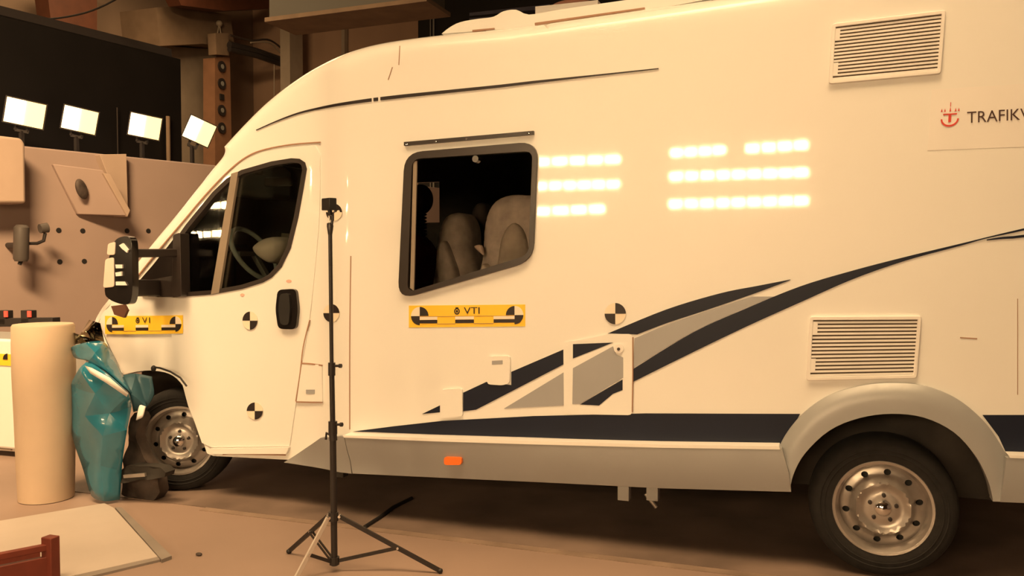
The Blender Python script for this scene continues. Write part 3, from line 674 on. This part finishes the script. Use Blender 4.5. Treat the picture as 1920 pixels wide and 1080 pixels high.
H = PY(625, 968, pc.y); K = PY(627, 1051, pc.y)
for foot, m, lb in ((L1, M['dkmetal'], None), (L2, M['dkmetal'], None), (L3, M['brightleg'], 'leg catching the light, pale')):  # third leg gets a pale metal to stand for light on it
    d = (Vector((foot.x, foot.y, 0)) - Vector((H.x, H.y, 0))).normalized(); st = H + d * .03; ft = foot + Vector((0, 0, .012))
    b = MB(); b.bar(st, ft, .011, .020, m); b.tube([st - Vector((-d.y, d.x, 0)) * .012, st + Vector((-d.y, d.x, 0)) * .012], .007, M['chrome']); lg = tag(b.build('leg', ls), lb)
    b = MB(); b.ell(ft - Vector((0, 0, .0)), (.014, .014, .012), M['black'], n=8); b.build('rubber_foot', lg)
    mid = st.lerp(ft, .58 if m is not M['dkmetal'] or foot is L2 else .45)
    b = MB(); n_ = Vector((-d.y, d.x, 0)) * .009
    if foot is L2 or foot is L3: b.bar(K + d * .02, mid, .008, .016, M['dkmetal'])
    else: b.bar(K + d * .02 + n_, mid + n_, .004, .012, M['dkmetal']); b.bar(K + d * .02 - n_, mid - n_, .004, .012, M['dkmetal'])
    b.tube([mid - n_ * 1.2, mid + n_ * 1.2], .006, M['chrome']); b.build('brace', ls)
ac = empty('action_camera', PY(618, 402, pc.y), 'small black box camera fixed on top of the black tripod', 'camera')
b = MB(); c = PY(617, 383, pc.y); Rc = Matrix.Rotation(math.radians(-28), 3, 'Z'); b.box((-.036, -.02, -.028), (.036, .02, .028), M['black'], Rc, c); b.build('camera_body', ac, bevel=.004)
b = MB(); b.lathe([(0, .004), (.011, .006), (.013, 0)], c + Rc @ Vector((0, .026, .005)), Rc @ Matrix.Rotation(math.pi, 3, 'Z'), M['gloss'], 16); b.build('lens', ac)
b = MB(); b.bar(PY(618, 392, pc.y), PY(620, 404, pc.y), .02, .012, M['dkmetal']); b.tube([PY(626, 397, pc.y), PY(628, 399, pc.y)], .004, M['chrome']); b.build('mount', ac)
# ================================================================== LEFT FRONT: wreckage, cylinder, trolley, sheet, tool box
cb = PZ(80, 948); b = MB(); zt = PY(95, 612, cb.y).z
c2 = Vector((cb.x - .115, cb.y + .13, 0))
N = 40; vs = []
prof = [(.156, 0.004), (.162, .2), (.168, .5), (.176, .8), (.174, zt - .012), (.166, zt)]
for r, z in prof:
    for k in range(N): a = 2 * math.pi * k / N; vs.append((c2.x + r * math.cos(a), c2.y + r * math.sin(a), z))
fs = [(i * N + k, i * N + (k + 1) % N, (i + 1) * N + (k + 1) % N, (i + 1) * N + k) for i in range(len(prof) - 1) for k in range(N)] + [tuple(range(N))[::-1], tuple((len(prof) - 1) * N + k for k in range(N))]
b.add(vs, fs, M['tube']); tag(b.build('foam_cylinder'), 'upright cream cylinder standing between teal wreckage and white trolley', 'cylinder')
# crumpled teal panel: (px, py, y)
def sheet(name, V, Fs, m, parent, th=.012, bevel=0):
    P = [PY(a, c, y) for a, c, y in V]; b = MB(); b.add(P, Fs, m); o = b.build(name, parent, angle=20)
    if th > .01:
        cnt = {}
        for p_ in o.data.polygons:
            for ek in p_.edge_keys: cnt[ek] = cnt.get(ek, 0) + 1
        at = o.data.attributes.new('crease_edge', 'FLOAT', 'EDGE')
        for e_ in o.data.edges: at.data[e_.index].value = .95 if cnt.get(tuple(sorted(e_.vertices)), 1) == 1 else .35
        ss = o.modifiers.new('sub', 'SUBSURF'); ss.levels = ss.render_levels = 2; o.data.shade_smooth()
    s_ = o.modifiers.new('solid', 'SOLIDIFY'); s_.thickness = th; s_.offset = 0
    return o
tw_ = empty('crumpled_teal_bodywork', (PY(190, 940, -.2).x, -.2, 0), 'crumpled glossy teal body panel torn between cream cylinder and motorhome nose', 'wreckage')
TV = [(133, 722, -.20), (150, 690, -.34), (166, 676, -.30), (205, 704, -.36), (243, 740, -.28), (247, 760, -.20), (238, 806, -.26), (232, 845, -.24), (228, 880, -.20), (224, 936, -.18), (196, 940, -.26), (172, 932, -.24), (158, 880, -.22), (140, 830, -.24), (129, 780, -.16), (180, 740, -.35), (205, 775, -.31), (195, 815, -.34), (188, 870, -.30), (160, 780, -.31)]
TF = [(0, 1, 15), (1, 2, 15), (2, 3, 15), (3, 4, 15), (4, 16, 15), (4, 5, 16), (5, 6, 16), (6, 7, 17), (6, 17, 16), (7, 8, 18), (7, 18, 17), (8, 9, 10), (8, 10, 18), (10, 11, 18), (11, 12, 18), (12, 13, 17), (12, 17, 18), (13, 14, 19), (13, 19, 17), (14, 0, 19), (0, 15, 19), (15, 16, 19), (16, 17, 19)]
sheet('side_panel', TV, TF, M['teal'], tw_)
sheet('upper_panel', [(133, 650, -.2), (160, 643, -.28), (195, 640, -.2), (212, 668, -.16), (228, 702, -.14), (246, 738, -.2), (205, 700, -.3), (166, 676, -.32), (140, 672, -.24), (180, 662, -.34)], [(0, 1, 9), (1, 2, 9), (2, 3, 9), (3, 6, 9), (3, 4, 6), (4, 5, 6), (6, 7, 9), (7, 8, 9), (8, 0, 9)], M['teal'], tw_)
sheet('creased_edge', [(160, 686, -.345), (172, 690, -.37), (205, 708, -.385), (240, 738, -.31), (238, 744, -.31), (200, 718, -.385), (170, 700, -.37)], [(0, 1, 6), (1, 2, 5), (1, 5, 6), (2, 3, 5), (3, 4, 5)], M['line'], tw_, .006)  # white strip painted in as the bright highlight on the fold
sheet('torn_fender', [(222, 706, -.1), (255, 700, -.06), (284, 706, -.04), (290, 740, -.05), (275, 765, -.08), (250, 772, -.14), (244, 738, -.18)], [(0, 1, 6), (1, 2, 3), (1, 3, 4), (1, 4, 6), (4, 5, 6)], M['tealdark'], tw_)
sheet('pale_fragment', [(262, 758, -.16), (273, 762, -.15), (268, 782, -.17), (256, 788, -.18)], [(0, 1, 2), (0, 2, 3)], M['white'], tw_)
cl = sheet('broken_clear_plastic', [(128, 648, -.1), (120, 618, -.15), (150, 628, -.2), (168, 600, -.12), (188, 606, -.16), (196, 642, -.14), (170, 650, -.22), (150, 644, -.2)], [(0, 1, 2), (0, 2, 7), (2, 3, 4), (2, 4, 5), (2, 5, 6), (2, 6, 7)], M['clear'], tw_, .004)
wk = empty('bumper_wreckage', (PY(265, 960, -.15).x, -.1, 0), 'dark brown mangled bumper remains on floor before the front wheel', 'wreckage')
def crag(name, pts, y, d, m, seed, parent=wk):
    random.seed(seed); P = [PY(a, c, y) for a, c in cr(pts, 2, True)]
    b = MB(); b.panel([(v.x, max(.01, v.z)) for v in P], [], lambda x, z: y + .014 * math.sin(x * 27 + z * 21 + seed) + .006 * math.sin(z * 43), 0, d, m, .05); return b.build(name, parent, angle=60)
crag('bumper_chunk', [(242, 800), (252, 774), (262, 785), (258, 830), (276, 868), (296, 900), (290, 945), (268, 958), (234, 948), (228, 900), (236, 850)], -.10, .08, M['wreck'], 1)
crag('bumper_chunk', [(228, 880), (250, 872), (300, 878), (304, 896), (260, 900), (230, 905)], -.18, .08, M['chassis'], 2)
b = MB(); b.bar(PY(233, 893, -.19), PY(273, 890, -.19), .015, .02, M['steel']); b.build('bracket', wk)
# dark shard and torn cable end
b = MB(); b.panel([(v.x, v.z) for v in [PY(*p, -.1) for p in ((208, 574), (232, 571), (238, 582), (232, 596), (214, 590))]], [], flat, .1, .02, M['dummy']); tag(b.build('mirror_shard'), 'small brown broken shard hanging below the door mirror', 'shard')
b = MB(); b.tube([PY(*p, .0) for p in ((286, 688), (300, 690), (320, 697), (338, 708), (350, 724))], .006, M['black']); b.ell(PY(288, 691, 0), (.016, .016, .02), M['black'], n=8); b.build('torn_arch_strip', root)
# cream sheet with rubber edge
b = MB(); zpoly([(-260, 1020), (196, 943), (214, 952), (296, 1043), (120, 1082), (-200, 1160)], .0, .015, M['mat'], b); shm = tag(b.build('floor_sheet', bevel=.003), 'cream sheet lying flat on the floor at bottom left', 'sheet')
b = MB(); zpoly([(216, 951), (228, 951), (322, 1042), (303, 1049)], .0, .018, M['matedge'], b); zpoly([(112, 1084), (296, 1044), (300, 1049), (120, 1092)], .0, .012, M['matedge'], b); tag(b.build('sheet_edging'), 'grey rubber edging strip along the right side of cream sheet', 'edging')
# tool box
A_, B_ = PZ(96, 1086, .015), PZ(-150, 1140, .015); d = (B_ - A_).normalized(); nrm = Vector((-d.y, d.x, 0)) 
if nrm.y < 0: nrm = -nrm
tb = empty('tool_box', A_, 'red-brown wooden tool carrier with bar handle at bottom left corner', 'tool box')
b = MB(); s_ = (A_ - CAM).length / F
hz = PY(96, 1006, A_.y).z
b.bar(A_ + Vector((0, 0, .0)), A_ + Vector((0, 0, hz - A_.z)), .05, .06, M['redwood']); b.build('end_post', tb, bevel=.004)
b = MB(); b.bar(B_, B_ + Vector((0, 0, hz - A_.z)), .05, .06, M['redwood']); b.build('end_post', tb, bevel=.004)
b = MB(); h2 = PY(80, 1020, A_.y).z; b.bar(Vector((*A_.xy, h2 - .005)), Vector((*B_.xy, h2 - .005)), .03, .03, M['redwood']); b.build('handle', tb, bevel=.004)
b = MB(); h3 = PY(80, 1038, A_.y).z
off = nrm * .0
b.bar(A_.lerp(B_, 0) + Vector((0, 0, (h3 - .015) / 2)), B_ + Vector((0, 0, (h3 - .015) / 2)), .03, h3 - .02, M['redwood']); b.bar(A_ + nrm * .22 + Vector((0, 0, .05)), B_ + nrm * .22 + Vector((0, 0, .05)), .02, .1, M['redwood']); b.build('tray', tb, bevel=.003)
# white trolley with sticker
yT = .45
pT0, pT1 = PY(-160, 640, yT), PY(60, 640, yT); zt_ = PY(10, 636, yT).z; zb_ = PY(10, 842, yT).z
tr = empty('barrier_trolley', ((pT0.x + pT1.x) / 2, yT + .2, 0), 'white barrier trolley with yellow target sticker at the left frame edge', 'trolley')
b = MB(); b.box((pT0.x, yT, zb_), (pT1.x, yT + .5, zt_), M['paint']); b.build('front_block', tr, bevel=.02)
b = MB(); u0, u1 = PY(-60, 660, yT), PY(24, 686, yT); b.box((u0.x, yT - .006, u1.z), (u1.x, yT - .001, u0.z), M['yellow']); cc = (PY(16, 673, yT).x, PY(16, 674, yT).z)
b.panel([cc] + [(cc[0] + .045 * math.cos(a), cc[1] + .045 * math.sin(a)) for a in [math.pi / 2 + math.pi / 2 * k / 8 for k in range(9)]], [], flat, -yT + .010, .003, M['tblack']); b.build('yellow_sticker', tr, smooth=False)
b = MB()
for x in (pT0.x + .03, pT1.x - .03, (pT0.x + pT1.x) / 2):
    for y in (yT + .04, yT + .46): b.bar((x, y, 0), (x, y, zb_ + .02), .05, .05, M['dkmetal'])
b.bar((pT0.x, yT + .04, .04), (pT1.x, yT + .04, zb_), .03, .03, M['brightleg']); b.bar((PY(4, 930, yT).x - .12, yT + .02, .06), (PY(18, 850, yT).x, yT + .02, zb_), .02, .02, M['beam']); b.box((pT0.x, yT + .2, .05), (pT1.x, yT + .25, zb_), M['chassis']); b.build('steel_frame', tr)
yG = 1.1
b = MB(); a, c = PY(-120, 606, yG), PY(106, 603, yG); g0 = empty('instrument_rail', ((a.x + c.x) / 2, yG, 0), 'dark instrument rail behind the cream cylinder with two red-lit boxes', 'rail')
b.bar(a, c, .08, .07, M['dkmetal']); 
b.bar((a.x + .2, yG, 0), (a.x + .2, yG, a.z), .06, .06, M['dkmetal']); b.bar((c.x - .06, yG, 0), (c.x - .06, yG, c.z), .06, .06, M['dkmetal']); b.build('beam', g0, bevel=.005)
for px in (10, 54):
    b = MB(); p = PY(px, 595, yG); b.box((p.x - .045, yG - .04, p.z - .06), (p.x + .045, yG + .04, p.z + .06), M['dkmetal']); bx_ = b.build('instrument_box', g0, bevel=.005)
    b = MB(); p = PY(px, 590, yG - .05); b.box((p.x - .018, yG - .05, p.z - .02), (p.x + .018, yG - .04, p.z + .03), M['redled']); b.build('indicator_lamp', bx_)
# floor bits
b = MB(); b.tube([PZ(*p, .012) for p in ((684, 988), (712, 970), (736, 952), (772, 934))], .011, M['black']); tag(b.build('floor_cable'), 'short dark cable on the floor running under the motorhome', 'cable')
b = MB(); p = PZ(373, 1042, .0); b.ell(p + Vector((0, 0, .008)), (.018, .012, .008), M['wreck'], n=8); tag(b.build('debris_crumb'), 'single tiny dark crumb on the bare floor near sheet edging', 'debris')
# ================================================================== CONCRETE BARRIER WALL AND WHAT HANGS ON IT
hW = 2.7
WA, WB = PZ(18, 271, hW), PZ(425, 312, hW); dW = (WB - WA).normalized(); dW.z = 0; nW = Vector((-dW.y, dW.x, 0))
if nW.dot(CAM - WA) < 0: nW = -nW
def wallprism(mb, pts, front, back, m):
    P = [PV(*p, WA, WB) for p in pts]; n = len(P)
    vs = [p + nW * front for p in P] + [p + nW * back for p in P]
    mb.add(vs, [tuple(range(n)), tuple(range(2 * n - 1, n - 1, -1))] + [(i, (i + 1) % n, n + (i + 1) % n, n + i) for i in range(n)], m)
b = MB(); e0 = WA - dW * 6; e1 = WB + dW * 5
vs = [Vector((*p.xy, z)) + nW * f_ for p in (e0, e1) for z in (0, hW) for f_ in (0, -.5)]
b.add(vs, [(0, 1, 3, 2), (4, 6, 7, 5), (0, 4, 5, 1), (2, 3, 7, 6), (0, 2, 6, 4), (1, 5, 7, 3)], M['conc']); bw = b.build('wall_barrier', bevel=.02); tag(bw, kind='structure')
for px, py in ((110, 432), (155, 433), (238, 433), (278, 433), (112, 491), (158, 490)):
    b = MB(); c = PV(px, py, WA, WB); b.tube([c + nW * .004, c - nW * .02], .03, M['black'], 12); b.build('anchor_hole', bw)
    bw.children[-1].location = -bw.location
b = MB(); wallprism(b, [(-200, 240), (12, 264), (19, 275), (21, 384), (-200, 384)], .35, 0, M['concl']); tag(b.build('wall_pilaster', bevel=.03), kind='structure')
br = empty('wall_bracket', PV(150, 400, WA, WB), 'slanted concrete-coloured bracket with round eye high on the barrier wall', 'bracket')
def wp3(mb, pts, m):
    P = [PV(a, c, WA, WB) + nW * f_ for a, c, f_ in pts]; mb.add(P, [tuple(range(len(P)))], m)
b = MB()
A4 = [(95, 308, .05), (168, 322, .30), (212, 406, .30), (142, 402, .05)]
P = [PV(a, c, WA, WB) for a, c, f_ in A4]; fr = [p + nW * f_[2] for p, f_ in zip(P, A4)]; bk = [p + nW * 0 for p in P]
b.add(fr + bk, [(0, 1, 2, 3), (7, 6, 5, 4), (0, 4, 5, 1), (1, 5, 6, 2), (2, 6, 7, 3), (3, 7, 4, 0)], M['conc'])
eye = PV(137, 356, WA, WB) + nW * .19; bR = b.build('plate', br, bevel=.01)
b = MB(); b.ell(eye, (.04, .07, .12), M['wreck'], Matrix.Rotation(math.radians(25), 3, 'X'), 12); tag(b.build('eye', br), 'dark oval eye')
b = MB(); wallprism(b, [(177, 291), (227, 290), (230, 394), (217, 394)], .12, 0, M['concl']); wallprism(b, [(166, 327), (180, 330), (217, 396), (212, 408)], .32, 0, M['concl']); b.build('side_cheek', br, bevel=.005)
cl_ = empty('wall_clamp', PV(15, 490, WA, WB) + nW * .3, 'dark grey round-ended cylinder with curved arm on the wall below the pilaster', 'clamp')
b = MB(); o_ = nW * .30
pw = lambda a, c: PV(a, c, WA, WB) + o_
b.tube([pw(16, 423), pw(16, 428), pw(15, 485), pw(15, 490)], [.05, .075, .075, .06], M['clamp'], 20); b.build('cylinder', cl_)
b = MB(); b.tube([pw(18, 457), pw(45, 457), pw(57, 452), pw(60, 438)], .018, M['dkmetal'], 10); b.build('curved_arm', cl_)
b = MB(); b.tube([pw(50, 430), pw(64, 428)], [.05, .055], M['clamp'], 14); b.build('knuckle', cl_)
b = MB(); b.tube([pw(15, 489), pw(12, 496)], .02, M['black'], 10); b.tube([pw(15, 460) - o_, pw(15, 460)], .03, M['dkmetal']); b.build('foot_bolt', cl_)
# four floodlights on the barrier
for i, (cx, cy, hw, hh, rot, lb) in enumerate(((47, 212, 36, 26, 8, 'leftmost lit floodlight on the barrier wall, above the pilaster'), (150, 225, 32, 24, 9, 'second lit floodlight from the left, above the bracket plate'), (272, 237, 30, 23, 8, 'third lit floodlight from the left, with pinkish halo edge'), (374, 246, 27, 24, 22, 'rightmost lit floodlight, tilted steeply beside the motorhome roof'))):
    c = PV(cx, cy, WA - nW * .2, WB - nW * .2); zt2 = hW
    fl = empty('floodlight', Vector((c.x, c.y, zt2)), lb, 'floodlight', 'floodlights on the barrier wall')
    sc_ = (c - CAM).dot(fw) / F
    f2 = (CAM - c).normalized(); f2 = (f2 + Vector((.25, 0, 0))).normalized(); r2 = Vector((0, 0, 1)).cross(f2).normalized(); u2 = f2.cross(r2)
    a = math.radians(-rot); r3 = r2 * math.cos(a) + u2 * math.sin(a); u3 = u2 * math.cos(a) - r2 * math.sin(a); w_, h_ = hw * sc_ * .9, hh * sc_ * .88
    def bx(mb, x0, x1, y0, y1, z0, z1, m, tap=1.0):
        vs = [c + r3 * x * (tap if z == z0 else 1) + u3 * y * (tap if z == z0 else 1) + f2 * z for x in (x0, x1) for y in (y0, y1) for z in (z0, z1)]
        mb.add(vs, [(0, 1, 3, 2), (4, 6, 7, 5), (0, 4, 5, 1), (2, 3, 7, 6), (0, 2, 6, 4), (1, 5, 7, 3)], m)
    b = MB(); bx(b, -w_ * 1.08, w_ * 1.08, -h_ * 1.1, h_ * 1.1, -.14, -.005, M['dkmetal'], .6); b.build('housing', fl)
    b = MB(); bx(b, -w_, w_, -h_, h_, -.02, .0, M['glowhead']); b.build('reflector_glass', fl)
    b = MB(); bx(b, -w_ * .98, -w_ * .05, -h_ * .95, h_ * .95, .0, .008, M['bulb']); b.build('bulb', fl)
    b = MB(); lo_ = c - u3 * h_ * 1.5 - f2 * .05; b.bar(c - r3 * w_ * .3 - u3 * h_ * .9 - f2 * .06, lo_ - r3 * w_ * .3, .03, .03, M['dkmetal']); b.bar(c + r3 * w_ * .3 - u3 * h_ * .9 - f2 * .06, lo_ + r3 * w_ * .3, .03, .03, M['dkmetal']); b.bar(lo_ - r3 * w_ * .35, lo_ + r3 * w_ * .35, .03, .03, M['dkmetal'])
    b.bar(lo_, Vector((lo_.x, lo_.y, zt2 - .0)), .04, .04, M['dkmetal']); b.box((lo_.x - .08, lo_.y - .06, zt2), (lo_.x + .08, lo_.y + .06, zt2 + .03), M['dkmetal']); b.build('bracket', fl)
b = MB(); b.tube([PZ(a_, c_, 4.6) for a_, c_ in cr([(70, 36), (110, 34), (160, 24), (200, 8), (235, -12)], 3)], .012, M['black']); tag(b.build('sagging_cable'), 'thin black cable sagging over the top of the black screen', 'cable')
# black screen behind
hB = 4.3; BA, BB = PZ(0, 30, hB), PZ(333, 112, hB); dB = (BB - BA).normalized()
bsn = empty('black_screen', Vector((*BA.lerp(BB, .5).xy, 0)), 'large black screen standing behind the barrier wall', 'screen')
b = MB(); nB = Vector((-dB.y, dB.x, 0)); e0 = BA - dB * 5
vs = [Vector((*p.xy, z)) + nB * f_ for p in (e0, BB) for z in (0, hB) for f_ in (0, -.06)]
b.add(vs, [(0, 1, 3, 2), (4, 6, 7, 5), (0, 4, 5, 1), (2, 3, 7, 6), (0, 2, 6, 4), (1, 5, 7, 3)], M['blackcloth']); b.build('screen_cloth', bsn)
b = MB(); b.bar(e0 + Vector((0, 0, .03)), BA.lerp(BB, .94) + Vector((0, 0, .05)), .12, .12, M['dkmetal']); b.build('top_rail', bsn)
for px in (218, 312):
    b = MB(); q = PV(px, 250, BA, BB) + (CAM - BA).normalized() * .15; b.tube([(q.x, q.y, 0), (q.x, q.y, 3.45)], .028 if px == 312 else .008, M['frame' if px == 218 else 'beamc']); b.build('upright_pole', bsn)
# ================================================================== HALL FITTINGS
def wx(name, pts, x, d, m, label=None, cat=None, parent=None, bevel=0):
    P = [PX(a, c, x) for a, c in pts]; n = len(P); vs = P + [p - Vector((d, 0, 0)) for p in P]; b = MB()
    b.add(vs, [tuple(range(n)), tuple(range(2 * n - 1, n - 1, -1))] + [(i, (i + 1) % n, n + (i + 1) % n, n + i) for i in range(n)], m)
    return tag(b.build(name, parent, bevel=bevel), label, cat)
wx('concrete_beam', [(293, 14), (352, 10), (432, 30), (440, 88), (380, 82), (300, 86)], -12.1, .9, M['beamc'], 'brown concrete beam end above the orange upright', 'beam')
wx('pale_wall_panel', [(300, 86), (405, 92), (408, 360), (300, 330)], -12.6, .4, M['beam'], 'pale brown wall panel beneath the concrete beam end', 'panel')
wx('orange_crane_part', [(88, -20), (182, -20), (182, 62), (150, 52), (96, 42)], -12.4, .3, M['rust'], 'orange-brown block above the black screen', 'block')
wx('red_girder', [(325, -20), (620, -20), (505, 16), (420, 20), (340, 10)], -11.6, .3, M['rust'], 'rust-red girder crossing the top above the concrete beam', 'girder')
cu_ = empty('orange_upright', Vector((-12.0, PX(418, 200, -12).y, 0)), 'orange-brown upright with a column of dark round holes', 'upright')
wx('post_face', [(403, 108), (431, 106), (434, 252), (434, 620), (404, 620)], -11.9, .3, M['column'], parent=cu_)
for py, r in ((125, 12), (157, 12), (207, 12), (240, 12)):
    b = MB(); p = PX(415, py, -11.89); b.tube([p, p + Vector((.03, 0, 0))], .115, M['dkmetal'], 24); h_ = b.build('round_hole', cu_)
    b = MB(); b.tube([p + Vector((.03, 0, 0)), p + Vector((.035, 0, 0))], .05, M['trim'], 16); b.build('hole_centre', h_)
b = MB(); p = PX(415, 182, -11.89); b.box((p.x, p.y - .06, p.z - .06), (p.x + .03, p.y + .06, p.z + .06), M['black']); b.build('square_socket', cu_)
wx('junction_box', [(404, 62), (428, 62), (430, 104), (406, 102)], -11.8, .2, M['beamc'], 'small grey-brown box on top of the holed upright', 'box')
b = MB(); p = PX(411, 44, -12.04); b.ell(p, (.07, .07, .07), M['beam'], n=10); b.tube([p, PX(406, 74, -12.0)], .015, M['beam']); b.tube([p, PX(415, 70, -12.0)], .015, M['beam']); tag(b.build('cable_hook'), 'pale round hook with two hanging strands beside the concrete beam', 'hook')
pb = empty('pipe_bundle', PX(490, 100, -11.4), 'dark pipes and loose cables running from upright to grey post', 'pipes')
b = MB()
for k, (y0, y1, r) in enumerate(((84, 116, .075), (92, 124, .06))): b.tube([PX(430, y0, -11.7), PX(480, y0 + 12, -11.6), PX(560, y1 + 8, -11.5)], r, M['dkmetal'])
b.build('pipe', pb)
b = MB(); b.tube([PX(*p, -11.5) for p in cr([(432, 66), (470, 76), (500, 74), (520, 84), (545, 108)], 3)], .022, M['frame']); b.tube([PX(*p, -11.5) for p in cr([(470, 80), (505, 80), (525, 98), (548, 116)], 3)], .018, M['beam']); b.build('loose_cable', pb)
b = MB(); b.tube([PX(514, 109, -11.56), PX(514, 180, -11.56)], .012, M['beam'], 8); b.ell(PX(515, 110, -11.56), (.03, .03, .04), M['beam'], n=8); tag(b.build('pull_cord'), 'thin vertical cord hanging from the dark pipes', 'cord')
wx('grey_post', [(543, 30), (567, 30), (572, 690), (548, 690)], -11.0, .25, M['beam'], 'dark grey vertical post under the crane girder', 'post')
b = MB(); e = [PX(497, 38, -10.8), PX(800, -2, -10.8)]
gp = [PY(505, -70, 6.5), PY(505, 34, 6.5), PY(800, -4, 6.5), PY(800, -120, 6.5)]
b.panel([(v.x, v.z) for v in gp], [], flat, -6.5, .6, mat('girder_paint', (.085, .08, .07), .6)); b.panel([(v.x, v.z) for v in [PY(496, 33, 6.4), PY(496, 41, 6.4), PY(800, 2, 6.4), PY(800, -6, 6.4)]], [], flat, -6.4, .8, M['beamc']); tag(b.build('crane_girder'), 'grey-brown box girder crossing the top above the motorhome nose', 'girder')
yD = 13.3
def wy(name, pts, y, d, m, parent=None, label=None, cat=None):
    P = [PY(a, c, y) for a, c in pts]; b = MB(); b.panel([(v.x, max(.0, v.z)) for v in P], [], flat, -y, d, m); return tag(b.build(name, parent), label, cat)
dc = empty('dark_gate', Vector((PY(930, 60, yD).x, yD, 0)), 'very dark tall gate with bluish glass strips behind the motorhome roof', 'gate')
wy('gate_leaf', [(784, -120), (1500, -120), (1500, 560), (784, 580)], yD - .1, .1, M['blackcloth'], dc)
wy('glass_strip', [(880, 24), (1030, 8), (1030, 16), (880, 30)], yD - .14, .03, M['bluewin'], dc); wy('glass_strip', [(880, 34), (960, 28), (960, 34), (880, 42)], yD - .14, .03, M['bluewin'], dc)
b = MB()
for px in (807, 813): b.tube([PY(px, 30, yD - .2), PY(px, 500, yD - .2)], .012 if px == 807 else .02, M['trim'], 8)
b.build('gate_rod', dc)
wy('wall_duct', [(640, -60), (646, -60), (646, 300), (640, 300)], 13.2, .15, M['beam'], None, 'thin vertical duct on the dark back wall over the cab roof', 'duct')
# ================================================================== FLOODLIGHT BANKS of the hall (mirrored in the motorhome side)
def bank(label, segs, L, lamp='bank', hw=.13, hh=.055):
    pts = []
    for (x0, y0, x1, y1, n) in segs:
        for k in range(n):
            t = (k + .5) / n; p = PY(x0 + (x1 - x0) * t, y0 + (y1 - y0) * t, L); pts.append((p.x, -L, p.z, abs(PY(x1, y1, L).x - PY(x0, y0, L).x) / n / 2 * .76))
    xs_ = [p[0] for p in pts]; r = empty('floodlight_bank', ((min(xs_) + max(xs_)) / 2, -L - .2, 0), label, 'floodlight bank')
    for x, y, z, hw_ in pts:
        m = MB(); m.box((x - hw_, y - .01, z - hh), (x + hw_, y, z + hh), M[lamp]); m.box((x - hw_ - .01, y - .12, z - hh - .01), (x + hw_ + .01, y - .011, z + hh + .01), M['dkmetal']); m.build('lamp_head', r)
    m = MB(); zs = sorted({round(p[2], 1) for p in pts}); zt = max(p[2] for p in pts)
    for x in (min(xs_), max(xs_)): m.bar((x, -L - .16, 0), (x, -L - .16, zt + .1), .06, .06, M['dkmetal'])
    m.bar((min(xs_) - .3, -L - .16, min(p[2] for p in pts) - .2), (max(xs_) + .3, -L - .16, min(p[2] for p in pts) - .2), .06, .06, M['dkmetal']); m.build('rack', r)
bank('nine-wide bank of floodlights, the one mirrored under the upper air vent', [(1255, 287, 1362, 281, 4), (1396, 279, 1517, 271, 4), (1253, 331, 1517, 323, 9), (1252, 383, 1517, 376, 9)], 9.0)
bank('bank of floodlights mirrored right of the side window', [(1000, 304, 1165, 298, 5), (1000, 349, 1163, 345, 6), (1000, 397, 1136, 391, 4)], 9.2)
bank('bank of floodlights mirrored in the cab quarter glass', [(340, 387, 424, 383, 4), (328, 443, 424, 435, 5), (400, 338, 430, 334, 1)], 9.4, 'bank_side')
